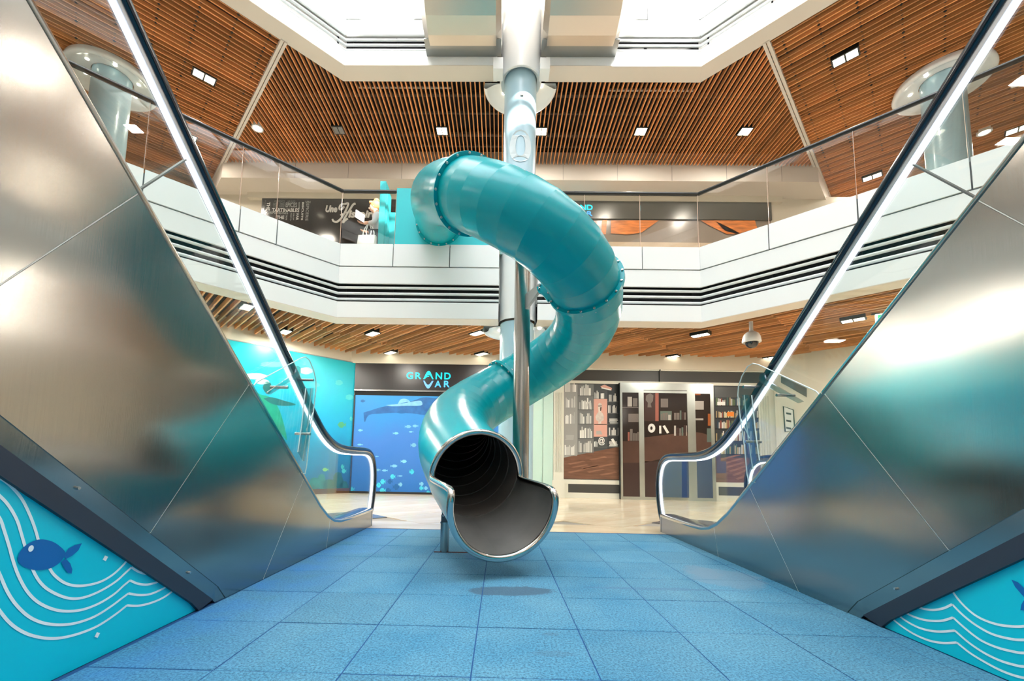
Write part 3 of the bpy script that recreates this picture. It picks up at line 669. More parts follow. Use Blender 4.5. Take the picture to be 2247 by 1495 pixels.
# ---- cyan boards with white waves and a blue fish under each escalator
def wave_board(side):
    x = -1.622 if side < 0 else 2.022; sx = -1 if side < 0 else 1
    B_ = thing('wave_board', 'cyan board with white wave lines and blue fish under the %s escalator' % ('left' if side < 0 else 'right'), 'board', (x, .8, 0))
    top = lambda y: under(y)-.06
    ys = [2.375, 2.0, 1.4, .6, -.3, -1.2, -2.0]
    pts = [(x, 2.375, 0)]+[(x, y, max(.02, top(y))) for y in ys]+[(x, -2.0, 0)]
    fixn(MB().prism(pts, (sx*.04, 0, 0)).build('board', CYAN, B_))
    if side < 0:
        c = lambda px, py: on_x(px/2.5125, 900+py/2.5125, x+.0015)
        LN = [[(-160, 330), (-80, 335), (0, 375), (60, 420), (120, 490), (165, 580), (195, 660), (225, 760), (275, 875), (310, 920), (360, 955), (420, 970), (490, 965), (560, 945), (620, 910), (670, 865), (708, 822)],
              [(-140, 420), (-60, 430), (0, 475), (50, 530), (95, 610), (120, 690), (150, 790), (190, 900), (240, 970), (310, 1015), (390, 1040), (470, 1032), (560, 995), (640, 945), (690, 900), (725, 868), None, (725, 868), (760, 890), (800, 903), (838, 903)],
              [(-120, 520), (-50, 545), (0, 600), (25, 670), (50, 750), (75, 840), (105, 920), (150, 1000), (210, 1060), (290, 1098), (370, 1110), (460, 1100), (550, 1065), (630, 1015), (680, 970), (717, 940), None, (717, 940), (760, 958), (810, 963), (860, 952), (893, 938)],
              [(-100, 720), (-50, 810), (0, 910), (40, 1000), (90, 1075), (160, 1140), (240, 1175), (330, 1185), (420, 1175), (520, 1140), (610, 1085), (670, 1040), (708, 1012), None, (708, 1012), (770, 1021), (830, 1015), (890, 990), (930, 967)],
              [(-100, 970), (-50, 1045), (0, 1110), (50, 1170), (110, 1215), (180, 1245), (270, 1260), (360, 1253), (460, 1225), (550, 1185), (640, 1125), (700, 1078), None, (700, 1078), (760, 1080), (830, 1065), (900, 1035), (965, 990)]]
        body = [(95, 820), (110, 780), (150, 740), (210, 715), (270, 720), (320, 745), (360, 790), (330, 840), (270, 875), (200, 883), (140, 870), (105, 845)]
        t1 = [(350, 800), (375, 765), (410, 745), (450, 735), (430, 775), (395, 805), (362, 822)]; t2 = [(335, 838), (360, 820), (385, 845), (397, 880), (393, 903), (370, 897), (350, 870)]
        eye = (168, 764); sq = [(580, 818), (535, 1241)]
    else:
        c = lambda px, py: on_x(1607+px/2.5125, 900+py/2.5125, x-.0015)
        LN = [[(1055, 1042), (1100, 1040), (1150, 1022), (1203, 985), None, (1203, 985), (1250, 1050), (1310, 1110), (1370, 1150), (1450, 1180), (1530, 1193), (1608, 1193), (1700, 1170), (1800, 1110)],
              [(985, 1072), (1040, 1093), (1100, 1103), (1160, 1095), (1212, 1072), None, (1212, 1072), (1270, 1130), (1340, 1185), (1430, 1235), (1530, 1262), (1608, 1268), (1720, 1255), (1830, 1190)],
              [(938, 1110), (1000, 1140), (1070, 1160), (1150, 1163), (1217, 1145), None, (1217, 1145), (1290, 1210), (1370, 1270), (1460, 1310), (1550, 1333), (1608, 1340), (1740, 1330)],
              [(897, 1117), (960, 1165), (1040, 1205), (1130, 1222), (1227, 1217), None, (1227, 1217), (1300, 1280), (1380, 1335), (1470, 1380), (1550, 1405), (1608, 1415), (1740, 1410)],
              [(828, 1148), (872, 1143), None, (872, 1143), (930, 1190), (1000, 1235), (1080, 1270), (1160, 1285), (1238, 1283), None, (1238, 1283), (1310, 1340), (1400, 1395), (1500, 1445), (1608, 1478), (1740, 1490)]]
        body = [(1620, 1030), (1660, 980), (1730, 950), (1800, 960), (1850, 1000), (1860, 1060), (1800, 1100), (1720, 1110), (1650, 1080)]
        t1 = [(1540, 935), (1575, 950), (1608, 980), (1630, 1015), (1622, 1045), (1590, 1010), (1560, 975)]; t2 = [(1608, 1050), (1595, 1075), (1590, 1105), (1612, 1105), (1640, 1080), (1632, 1050)]
        eye = (1810, 1000); sq = []
    nrm = (1, 0, 0)
    for k, ln in enumerate(LN):
        b = MB(); cur = []
        for p in ln+[None]:
            if p is None:
                if len(cur) > 1: b.ribbon(smoothpts([c(*s) for s in cur], 5), nrm, .0095)
                cur = []
            else: cur.append(p)
        b.build('wave_line', VWHITE, B_)
    off = Vector((-sx*.001, 0, 0))
    f = MB().poly([p+off for p in smoothpts([c(*p) for p in body+body[:1]], 4)[:-1]])
    f.poly([c(*p)+off*1.3 for p in t1]); f.poly([c(*p)+off*1.6 for p in t2])
    fo = f.build('printed_fish', VBLUE, B_)
    ce = c(*eye); MB().poly([ce+off*2+Vector((0, .009*math.cos(a*.524), .011*math.sin(a*.524))) for a in range(12)]).build('eye', VWHITE, fo)
    for s in sq:
        ce = c(*s); MB().poly([ce+off+Vector((0, dy, dz)) for dy, dz in ((-.012, -.003), (.003, -.012), (.012, .003), (-.003, .012))]).build('white_square', VWHITE, B_)
wave_board(-1); wave_board(1)

# ---- stainless undersides of the two upper escalators
def upper_escalator(x0, x1, label):
    U = thing('upper_escalator', label, 'escalator', ((x0+x1)/2, 7.6, 8.83))
    prof = [(7.79, 8.86), (7.35, 8.83), (7.05, 8.90), (2.0, 11.9)]
    mt = mat('dull_stainless', (214, 204, 192), .36, 1, bump=(2, .05, (1, .3, 1)))
    b = MB(); xi0, xi1 = x0+.10, x1-.10
    for (y, z) in prof: b.v += [Vector((xi0, y, z)), Vector((xi1, y, z))]
    for i in range(3): b.f.append([2*i, 2*i+2, 2*i+3, 2*i+1]); b.m.append(0)
    fixn(b.build('underside', mt, U))
    for sgn, xa, xb in ((-1, x0, xi0), (1, x1, xi1)):
        pr = []
        for i, (y, z) in enumerate(prof): pr.append((xb, y, z))
        b = MB()
        for (y, z) in prof: b.v += [Vector((xb, y, z)), Vector((xa, y, z+.14)), Vector((xa, y, z+1.2))]
        for i in range(3):
            for j in range(2): b.f.append([3*i+j, 3*i+j+1, 3*i+3+j+1, 3*i+3+j]); b.m.append(0)
        b.build('side_cladding', mt, U)
    MB().box(x0, x1, 7.44, 7.79, 8.845, 8.875).build('end_sill', mat('grey_steel_sill', (150, 152, 150), .35, .9), U)
    # steps and balustrades above, closing the body
    b = MB()
    for (y, z) in prof: b.v += [Vector((x0, y, z+1.2)), Vector((x1, y, z+1.2))]
    for i in range(3): b.f.append([2*i, 2*i+2, 2*i+3, 2*i+1]); b.m.append(0)
    b.build('body_top', TRUSS, U)
upper_escalator(-1.60, -.12, 'stainless underside of the upper escalator left of the column')
upper_escalator(.66, 2.13, 'stainless underside of the upper escalator right of the column')

# ================================================================== TUBE SLIDE
CPS = [(-1.241,7.74,5.342),(-1.195,7.026,5.186),(-1.074,6.346,4.91),(-.89,5.689,4.553),(-.645,5.082,4.171),(-.338,4.587,3.809),(.03,4.295,3.485),(.419,4.25,3.213),(.757,4.459,2.991),(.986,4.867,2.813),(1.073,5.365,2.659),(.991,5.827,2.501),(.746,6.15,2.326),(.406,6.283,2.123),(.052,6.219,1.896),(-.262,5.974,1.669),(-.471,5.581,1.44),(-.536,5.067,1.202),(-.449,4.451,.957),(-.215,3.743,.703)]
RT = .40
fine = smoothpts(CPS, 24)
acc = [0]
for a, b in zip(fine[:-1], fine[1:]): acc.append(acc[-1]+(b-a).length)
LEN = acc[-1]
def at(s):
    s = min(max(s, 0), LEN)
    import bisect
    i = min(max(bisect.bisect_right(acc, s)-1, 0), len(fine)-2); t = (s-acc[i])/(acc[i+1]-acc[i]); return fine[i].lerp(fine[i+1], t)
def tan_at(s): return (at(s+.03)-at(s-.03)).normalized()
def nearest(u, v):
    best = None
    for i in range(600):
        s = LEN*i/599; p = at(s)-EYEV; d = p.dot(CF); pu = PPX+FPX*p.dot(CR)/d; pv = PPY-FPX*p.dot(CU)/d
        e = math.hypot(pu-u, pv-v)
        if best is None or e < best[0]: best = (e, s)
    return best[1]
S1, S2, S3 = nearest(1027, 435), nearest(1283, 622), nearest(1118, 862)
def frame(s):
    t = tan_at(s); up = Vector((0,0,1)); r = t.cross(up).normalized(); u = r.cross(t).normalized(); return at(s), t, r, u
T = thing('tube_slide', 'turquoise spiral tube slide with steel mouth in the middle of the atrium', 'slide', (.245, 5.27, 0))
def circ(s, r, n=40):
    p, t, a, u = frame(s); return [p + (a*math.cos(2*math.pi*j/n)+u*math.sin(2*math.pi*j/n))*r for j in range(n)]
bounds = [0.0, S1, S2, S3, LEN]
for k in range(4):
    a, b = bounds[k], bounds[k+1]; nr = max(2, round((b-a)/(.235)))
    sec = thing('tube_section', None, None, at((a+b)/2)); adopt(sec, T); sec.location = at((a+b)/2); sec.matrix_parent_inverse = world_of(T).inverted()
    for i in range(nr):
        s0, s1 = a+(b-a)*i/nr, a+(b-a)*(i+1)/nr; n = 40
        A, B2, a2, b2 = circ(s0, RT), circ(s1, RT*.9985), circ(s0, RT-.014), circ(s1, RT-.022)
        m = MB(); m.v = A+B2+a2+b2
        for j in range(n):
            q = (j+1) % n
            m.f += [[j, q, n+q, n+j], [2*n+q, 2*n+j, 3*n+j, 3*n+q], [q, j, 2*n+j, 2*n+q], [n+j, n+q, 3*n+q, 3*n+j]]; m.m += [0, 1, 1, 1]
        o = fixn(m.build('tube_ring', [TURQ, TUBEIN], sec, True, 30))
def flange(s, nb=18, lug=False, th=.05):
    p, t, a, u = frame(s); n = 48
    m = MB(); F1 = [p+t*(-th/2)+(a*math.cos(2*math.pi*j/n)+u*math.sin(2*math.pi*j/n))*(RT+.042) for j in range(n)]; F2 = [v+t*th for v in F1]
    G1 = [p+t*(-th/2)+(a*math.cos(2*math.pi*j/n)+u*math.sin(2*math.pi*j/n))*(RT-.004) for j in range(n)]; G2 = [v+t*th for v in G1]
    m.v = F1+F2+G1+G2
    for j in range(n):
        q = (j+1) % n; m.f += [[j, q, n+q, n+j], [q, j, 2*n+j, 2*n+q], [n+j, n+q, 3*n+q, 3*n+j]]; m.m += [0]*3
    fo = fixn(m.build('flange', TURQ, T, True, 30))
    for j in range(nb):
        c = 2*math.pi*(j+.5)/nb; q = p+(a*math.cos(c)+u*math.sin(c))*(RT+.022)
        MB().tube([q-t*(th/2+.014), q-t*(th/2+.010), q+t*(th/2+.010), q+t*(th/2+.014)], .010, 8, rs=[.009, .0145, .0145, .009]).build('bolt', BOLT, fo, True)
    return fo
flange(.03); flange(S1); F2o = flange(S2); flange(S3)
# lug and bracket arm from the pole to the second flange
POLE = Vector((.245, 5.27, 0))
p, t, a, u = frame(S2); hz = Vector((POLE.x-p.x, POLE.y-p.y, 0)).normalized(); inn = (hz-t*hz.dot(t)).normalized(); sid = t.cross(inn).normalized()
lug = [p+inn*(RT-.0)+sid*.22, p+inn*(RT+.10)+sid*.10, p+inn*(RT+.16)+sid*.055, p+inn*(RT+.185), p+inn*(RT+.16)-sid*.055, p+inn*(RT+.10)-sid*.10, p+inn*(RT-.0)-sid*.22]
fixn(MB().prism([q-t*.018 for q in lug], t*.036).build('lug', TURQ, T))
for sg in (-1, 1):
    for off in (-.028, .022):
        q = p+inn*(RT+.14)+sid*sg*.028; MB().ball(q+t*off, .014, 8, 5).build('bolt', BOLT, T, True)
e = p+inn*(RT+.15); arm_dir = Vector((POLE.x-e.x, POLE.y-e.y, 0)); 
pc_ = Vector((POLE.x, POLE.y, e.z-.05))-arm_dir.normalized()*.09
arm = [e+Vector((0,0,.05)), e+Vector((0,0,-.04)), pc_+Vector((0,0,-.14)), pc_+Vector((0,0,.06))]
sdv = arm_dir.cross(Vector((0,0,1))).normalized()
fixn(MB().prism([q-sdv*.02 for q in arm], sdv*.04).build('bracket_arm', mat('grey_bracket', (188, 186, 184), .4, .3), T))
MB().lathe([(.101, 0), (.101, e.z+.55), (.08, e.z+.57), (0.001, e.z+.575)], POLE, 32).build('support_pole', STEELB, T, True)
MB().lathe([(.18, 0), (.18, .015), (.1, .016)], POLE, 32).build('base_plate', STEELB, T, True)
# ---- mouth: closed steel ring above, long trough below
P0 = at(LEN); t0 = tan_at(LEN-.02)
P1 = on_y(1108, 1107, 3.05); ex = (P1-P0); LT = ex.length; ex.normalize()
up = Vector((0,0,1)); ra = ex.cross(up).normalized(); ua = ra.cross(ex).normalized()
n = 72
def reach(th):      # th from straight up, 0..pi; length of the mouth at that angle
    d = math.degrees(th)
    f0, f1 = 92, 72
    return d
ring0 = .05
def bound():
    """edge of the mouth as (angle from up, distance along) going round from the top"""
    pts = []
    for d in range(0, 88, 4): pts.append((d, ring0))
    pts += [(90, ring0+.012), (91, ring0+.05)]
    for k in range(1, 6): pts.append((91-(91-77)*k/6, ring0+.05+(LT-.14-ring0)*k/6))
    pts += [(77.5, LT-.055), (80, LT-.02), (84, LT-.004)]
    for d in range(88, 181, 4): pts.append((d, LT+.02*math.sin(math.radians(d-88))))
    return pts
half = bound()
full = [(d, s) for d, s in half]+[(-d, s) for d, s in half[::-1] if 0 < d < 179.9]
def mp(d, s, r): q = math.radians(d); return P0+ex*s+(ua*math.cos(q)+ra*math.sin(q))*r
# sheet: for every angle the tube wall from the last ring to the edge
for nm, r, mt in (('mouth_shell', RT, TURQ), ('mouth_lining', RT-.014, STEELT)):
    m = MB()
    steps = 10
    angs = [i*360/n-180 for i in range(n+1)]
    def edge_at(d):
        d = abs(d)
        best = []
        for (d0, s0), (d1, s1) in zip(half[:-1], half[1:]):
            if min(d0, d1) <= d <= max(d0, d1) and d0 != d1:
                best.append(s0+(s1-s0)*(d-d0)/(d1-d0))
        return max(best) if best else ring0
    rows = []
    fs_lo = []
    for dd in angs:
        e_ = edge_at(dd) if abs(dd) > 77 else ring0
        if 77 < abs(dd) < 91.01:   # trough side walls rise a little above the middle, only from the step outwards
            e_ = ring0
        fs_lo.append(e_)
    k = 0
    for i, dd in enumerate(angs):
        for j in range(steps+1):
            s = -.06+(fs_lo[i]+.06)*j/steps; m.v.append(mp(dd, s, r))
    for i in range(n):
        for j in range(steps):
            q = i*(steps+1)+j; m.f.append([q, q+1, q+steps+2, q+steps+1]); m.m.append(0)
    # side wings between the 91 degree line and the sloping edge
    for sg in (-1, 1):
        ss = [ring0+.02+(LT-.004-ring0-.02)*j/14 for j in range(15)]
        kk = len(m.v)
        for s in ss:
            f = (s-ring0)/(LT-ring0); e0 = 92-(92-77)*min(1, max(0, (f-.05)/.85)) if f < .93 else 77+(f-.93)/.07*6
            for c in range(4): dd = e0+(96-e0)*c/3; m.v.append(mp(sg*dd, s, r))
        for j in range(14):
            for c in range(3): q = kk+j*4+c; m.f.append([q, q+1, q+5, q+4]); m.m.append(0)
    fixn(m.build(nm, mt, T, True, 40))
MB().tube([mp(d, s, RT-.007) for d, s in full], .026, 12, closed=True).build('mouth_rim', STEEL, T, True, 60)
# stickers near the mouth
m = MB(); g = [(-40+30*i/8, -.10) for i in range(9)]
rowsn = 6
for i in range(9):
    for j in range(rowsn):
        d = -52+34*i/8; wdt = .055*math.sqrt(max(.02, 1-((i-4)/4.2)**2)); m.v.append(mp(d, -.02+wdt*(j/(rowsn-1)*2-1)*.8, RT+.004))
for i in range(8):
    for j in range(rowsn-1): q = i*rowsn+j; m.f.append([q, q+1, q+rowsn+1, q+rowsn]); m.m.append(0)
fixn(m.build('white_sticker', mat('white_sticker', (238, 240, 240), .4), T, True))
def patch(name, d0, d1, s0, s1, mt, lift=.004):
    m = MB()
    for i in range(5):
        for j in range(2): m.v.append(mp(d0+(d1-d0)*i/4, s0+(s1-s0)*j, RT+lift))
    for i in range(4): m.f.append([2*i, 2*i+1, 2*i+3, 2*i+2]); m.m.append(0)
    fixn(m.build(name, mt, T, True))
patch('notice_sticker', -118, -98, .10, .26, mat('pale_notice', (212, 222, 226), .4)); patch('notice_mark', -112, -103, .12, .19, mat('red_print', (206, 40, 48), .4), .006)
# ---- short leg
lx, ly = on_z(975, 1211, 0).x, on_z(975, 1211, 0).y
MB().lathe([(.041, 0), (.041, .255), (.045, .255), (.045, .268), (.02, .268)], (lx, ly, 0), 24).build('leg', STEELB, T, True)
fixn(MB().prism([(lx-.035, ly-.02, .265), (lx+.04, ly-.02, .265), (lx+.04, ly-.02, .33), (lx+.01, ly-.02, .375), (lx-.02, ly-.02, .36), (lx-.035, ly-.02, .33)], (0, .04, 0)).build('leg_clevis', mat('dark_grey_steel', (84, 92, 98), .4, .6), T))
for dx in (-.016, .022): MB().ball((lx+dx, ly-.024, .325), .010, 8, 5).build('bolt', BOLT, T, True)
fixn(MB().prism([(lx-.03, ly-.006, .32), (lx+.035, ly-.006, .30), (lx+.06, ly-.006, .46), (lx-.06, ly-.006, .52), (lx-.04, ly-.006, .42)], (0, .012, 0)).build('leg_plate', TURQ, T))
q0, q1 = on_z(952, 1212, 0), on_z(1046, 1210, 0)
tag(MB().box(q0.x, q1.x, q0.y-.012, q0.y+.02, .0, .0035).build('floor_slot', mat('rust_red_gap', (70, 22, 20), .9), T), None)

# ================================================================== SHOP FRONTS
def ocean(name, top, mid, bot, zt, scale=1.2):
    M = bpy.data.materials.new(name); M.use_nodes = True; nt = M.node_tree; b = nt.nodes['Principled BSDF']; L = nt.links.new
    tc = nt.nodes.new('ShaderNodeTexCoord'); sp = nt.nodes.new('ShaderNodeSeparateXYZ'); L(tc.outputs['Object'], sp.inputs[0])
    n = nt.nodes.new('ShaderNodeTexNoise'); n.inputs['Scale'].default_value = scale; n.inputs['Detail'].default_value = 5; L(tc.outputs['Object'], n.inputs['Vector'])
    d = nt.nodes.new('ShaderNodeMath'); d.operation = 'DIVIDE'; L(sp.outputs['Z'], d.inputs[0]); d.inputs[1].default_value = zt
    a = nt.nodes.new('ShaderNodeMath'); a.operation = 'MULTIPLY_ADD'; L(n.outputs[0], a.inputs[0]); a.inputs[1].default_value = .5; L(d.outputs[0], a.inputs[2])
    s = nt.nodes.new('ShaderNodeMath'); s.operation = 'SUBTRACT'; L(a.outputs[0], s.inputs[0]); s.inputs[1].default_value = .25
    r = nt.nodes.new('ShaderNodeValToRGB'); e = r.color_ramp.elements; e[0].position = .05; e[0].color = (*srgb(bot), 1); e[1].position = .95; e[1].color = (*srgb(top), 1)
    k = e.new(.5); k.color = (*srgb(mid), 1); L(s.outputs[0], r.inputs[0]); L(r.outputs[0], b.inputs['Base Color']); b.inputs['Roughness'].default_value = .35
    return M
OC1 = ocean('ocean_print_teal', (10, 186, 200), (20, 160, 206), (22, 96, 150), 3.2)
OC2 = ocean('ocean_print_blue', (44, 140, 208), (66, 124, 204), (40, 112, 190), 2.5)
BEIGE = mat('beige_bulkhead', (222, 214, 196), .6)
BROWN = mat('brown_skirting', (96, 62, 40), .4)
FRAMEW = mat('ivory_shop_frame', (226, 226, 214), .45)
MINT = mat('mint_panel', (196, 226, 218), .35)
CHAR = mat('charcoal_band', (70, 70, 68), .5)
YL, YR = 10.6, 10.45
# angled mural wall at the left
A = Vector((-R2, -R2, 0)); W0 = Vector((-3.72, 10.62, 0)); NW = Vector((R2, -R2, 0))     # NW faces the atrium
wl = struct(MB().obox(W0-NW*.2, A*8.5, NW*.19, (0,0,3.9)).build('wall_left', BEIGE), 'beige bulkhead wall behind the teal ocean mural')
om = thing('ocean_mural', 'teal ocean mural with turtle and clouds on the angled left wall', 'mural', W0+A*3)
MB().obox(W0-NW*.005+Vector((0,0,.12)), A*8.4, NW*.015, (0,0,3.14)).build('print_sheet', OC1, om)
MB().obox(W0-NW*.005, A*8.4, NW*.03, (0,0,.12)).build('skirting', BROWN, om)
MB().obox(W0-NW*.005+Vector((0,0,3.255)), A*8.4, NW*.03, (0,0,.02)).build('top_edge', mat('grey_edge', (150, 160, 160), .5), om)
def on_mural(u, v, lift=.012):
    d = ray(u, v); p = W0+NW*(lift); return EYEV + d*((p-EYEV).dot(NW)/d.dot(NW))
def blob(f, pts, mt, name, parent, k=4):
    return MB().poly(smoothpts([f(*p) for p in pts+pts[:1]], k)[:-1]).build(name, mt, parent)
tq = lambda x, y: (500+x/5.75, 740+y/5.75)
TUR = mat('green_turtle_print', (24, 150, 120), .4, noise=(6, .3)); TUR2 = mat('dark_green_print', (20, 96, 96), .4, noise=(5, .3)); CLD = mat('cloud_print', (176, 216, 208), .5, noise=(5, .12))
CLD2 = mat('pale_teal_print', (72, 196, 204), .5, noise=(6, .1)); STRF = mat('striped_fish_print', (70, 160, 120), .4); YEL = mat('yellow_fish_print', (120, 190, 110), .4)
blob(on_mural, [tq(*p) for p in [(330, 640), (400, 720), (540, 760), (640, 900), (705, 1090), (745, 1300), (660, 1200), (520, 1000), (400, 800), (300, 700)]], TUR, 'turtle_body', om)
blob(lambda u, v: on_mural(u, v, .014), [tq(*p) for p in [(450, 775), (550, 758), (700, 800), (860, 850), (720, 868), (560, 845)]], TUR2, 'turtle_flipper', om)
blob(on_mural, [tq(*p) for p in [(480, 560), (540, 580), (550, 680), (500, 720), (440, 640)]], TUR2, 'turtle_head', om)
for (u, v, rx, ry, mt, nm) in [(560, 826, 26, 7, CLD, 'cloud'), (575, 838, 16, 6, CLD, 'cloud'), (672, 814, 14, 8, CLD, 'cloud'), (744, 840, 8, 6, CLD2, 'cloud'), (767, 872, 9, 6, CLD2, 'cloud'), (600, 800, 30, 6, CLD2, 'cloud'), (690, 845, 12, 6, CLD2, 'cloud')]:
    MB().poly([on_mural(u+rx*math.cos(k*.393)*(1+.15*math.sin(k*2.1)), v+ry*math.sin(k*.393)) for k in range(16)]).build(nm, mt, om)
def fish_pts(u, v, L, h, fl=1):
    return [(u-fl*L*.5, v), (u-fl*L*.25, v-h*.45), (u+fl*L*.1, v-h*.5), (u+fl*L*.3, v-h*.1), (u+fl*L*.5, v-h*.4), (u+fl*L*.45, v), (u+fl*L*.5, v+h*.4), (u+fl*L*.3, v+h*.1), (u+fl*L*.1, v+h*.5), (u-fl*L*.25, v+h*.45)]
m1 = lambda x, y: (720+x/3.7375, 780+y/3.7375)
for (x, y, L, h, mt) in [(112, 570, 70, 50, STRF), (190, 520, 30, 36, CLD2), (60, 1010, 40, 26, CLD2), (118, 915, 30, 40, CLD2), (130, 950, 40, 40, CLD2)]:
    u, v = m1(x, y); MB().poly([on_mural(*p) for p in fish_pts(u, v, L/3.74, h/3.74)]).build('printed_fish', mt, om)
u, v = 714, 1031; MB().poly([on_mural(*p) for p in fish_pts(u, v, 14, 8)]).build('printed_fish', YEL, om)
for (u, v, rx, ry) in [(690, 1062, 12, 14), (706, 1058, 10, 18), (722, 1064, 14, 12), (742, 1056, 12, 20), (755, 1066, 10, 10), (680, 1070, 14, 9)]:
    MB().poly([on_mural(u+rx*math.cos(k*.5236)*(1+.2*math.sin(k*2.7)), v+ry*math.sin(k*.5236), .013) for k in range(12)]).build('printed_coral', random.choice((TUR2, mat('teal_coral_print', (30, 130, 130), .5, noise=(8, .3)))), om)
# far left shop: black sign board over a blue mural shutter
sb = thing('shop_sign', 'black sign board with blue brand lettering above the blue whale mural', 'sign', (-1.5, YL, 2.6))
XA, XB = -3.70, .70
MB().box(XA, XB, YL-.02, YL+.2, 2.575, 3.25).build('board', BLACKSIGN, sb)
for xx in (-2.75, -.6): MB().box(xx-.004, xx+.004, YL-.0215, YL-.0195, 2.58, 3.245).build('board_seam', mat('seam_dark', (26, 25, 27), .4), sb)
MB().box(XA, XB, YL-.035, YL, 2.545, 2.58).build('steel_strip', STEEL, sb)
MB().box(XA, XB, YL+.0, YL+.1, 2.44, 2.546).build('shadow_gap', DARK, sb)
LC = mat('cyan_letter', (0, 206, 230), .4, emit=.35); LB = mat('azure_letter', (64, 160, 240), .4, emit=.35); LB2 = mat('blue_letter', (96, 156, 250), .4, emit=.35)
gq = lambda x, y: on_y(870+x/16.05, 800+y/16.05, YL-.02)
for ch, x0, x1, y0, y1, mt in [('G', 350, 590, 275, 515, LC), ('R', 665, 880, 290, 515, LC), ('N', 1378, 1610, 292, 525, LC), ('D', 1685, 1912, 297, 530, LC), ('A', 1345, 1580, 578, 805, LB), ('R', 1670, 1880, 582, 805, LB)]:
    a, c = gq(x0, y1), gq(x1, y0); fit_text('letter', ch, a.x, c.x, a.z, c.z, YL-.02, mt, sb, .018, bold=.018)
def slab2(pts, mt, name='letter'):
    fixn(MB().prism([gq(*p)+Vector((0,-.001,0)) for p in pts], (0, -.018, 0)).build(name, mt, sb))
slab2([(945, 518), (1030, 350), (1080, 265), (1110, 238), (1140, 232), (1170, 240), (1200, 275), (1250, 390), (1308, 525), (1262, 525), (1215, 430), (1180, 380), (1130, 365), (1090, 385), (1050, 415), (1100, 410), (1155, 402), (1150, 425), (1080, 445), (1040, 475), (990, 520)], LC)
slab2([(945, 575), (990, 575), (1040, 660), (1080, 705), (1115, 722), (1160, 705), (1205, 655), (1255, 580), (1305, 582), (1250, 690), (1200, 780), (1160, 830), (1115, 852), (1070, 830), (1030, 770), (985, 680)], LB2)
bm_ = thing('whale_mural', 'blue underwater mural with whale shark and small fish behind the slide', 'mural', (-1.5, YL, 0))
MB().box(XA+.03, XB, YL+.0, YL+.02, .05, 2.438).build('print_sheet', OC2, bm_)
MB().box(XA, XB, YL-.012, YL+.02, 0, .05).build('skirting', mat('dark_skirting', (40, 38, 40), .4), bm_)
MB().box(XA+.0, XA+.03, YL-.02, YL+.1, .051, 2.438).build('frame_post', mat('dark_skirting', (40, 38, 40), .4), bm_)
onb = lambda x, y, l=.002: on_y(*m1(x, y), YL-l)
WS = mat('whale_shark_print', (36, 96, 160), .4, noise=(7, .25)); WSL = mat('whale_belly_print', (120, 180, 226), .4, noise=(9, .2)); FSH = mat('pale_fish_print', (116, 186, 222), .4, vary=.2); FSH2 = mat('cyan_fish_print', (64, 196, 222), .4, noise=(14, .35)); FSH3 = mat('dark_fish_print', (26, 96, 160), .4)
blob(onb, [(290, 470), (300, 548), (335, 490), (440, 478), (560, 472), (700, 478), (800, 490), (900, 470), (980, 430), (960, 365), (880, 352), (780, 345), (700, 372), (560, 402), (440, 424), (350, 452)], WS, 'whale_shark', bm_)
blob(lambda x, y: onb(x, y, .004), [(470, 408), (600, 396), (740, 372), (770, 385), (760, 412), (640, 415), (520, 418)], WSL, 'whale_markings', bm_)
blob(lambda x, y: onb(x, y, .004), [(572, 400), (590, 366), (620, 356), (655, 364), (675, 388), (640, 384)], WSL, 'jellyfish', bm_)
blob(lambda x, y: onb(x, y, .003), [(560, 470), (600, 448), (640, 470), (600, 478)], FSH3, 'whale_fin', bm_)
for (x, y, L, h, mt) in [(265, 615, 42, 20, FSH), (285, 375, 40, 24, FSH3), (655, 585, 55, 26, FSH), (715, 580, 50, 22, FSH), (680, 628, 40, 14, FSH), (262, 733, 50, 14, FSH), (700, 737, 50, 34, FSH), (555, 640, 50, 20, FSH), (620, 870, 52, 28, FSH), (540, 908, 60, 24, FSH), (465, 945, 50, 18, FSH), (410, 940, 40, 20, FSH), (685, 955, 44, 44, FSH2), (530, 995, 44, 40, FSH2), (508, 1035, 44, 40, FSH3), (450, 1037, 46, 44, FSH2), (412, 1065, 46, 42, FSH2), (555, 1080, 52, 50, FSH3), (592, 1060, 36, 34, FSH), (447, 1108, 52, 40, FSH2), (495, 1107, 46, 40, FSH3), (765, 1055, 38, 34, FSH), (765, 1090, 38, 36, FSH2), (803, 1090, 34, 32, FSH), (822, 1122, 34, 24, FSH2), (195, 1100, 44, 44, FSH2), (590, 990, 44, 10, FSH), (400, 830, 30, 10, FSH)]:
    MB().poly([onb(*p, .003) for p in fish_pts(x, y, L, h, random.choice((-1, 1)))]).build('printed_fish', mt, bm_)
# bulkheads under the lower ceiling and back walls
struct(MB().box(-3.8, .72, YL-.05, 10.9, 3.25, 3.9).build('trim_3', BEIGE), 'beige bulkhead above the black sign board')
struct(MB().box(.72, 8.05, YR-.06, 10.9, 3.16, 3.9).build('trim_4', BEIGE), 'beige bulkhead above the bookcase shop front')
struct(MB().box(-3.8, .72, YL+.02, 10.95, 0, 3.3).build('wall_back', BEIGE), 'back wall behind the blue mural')
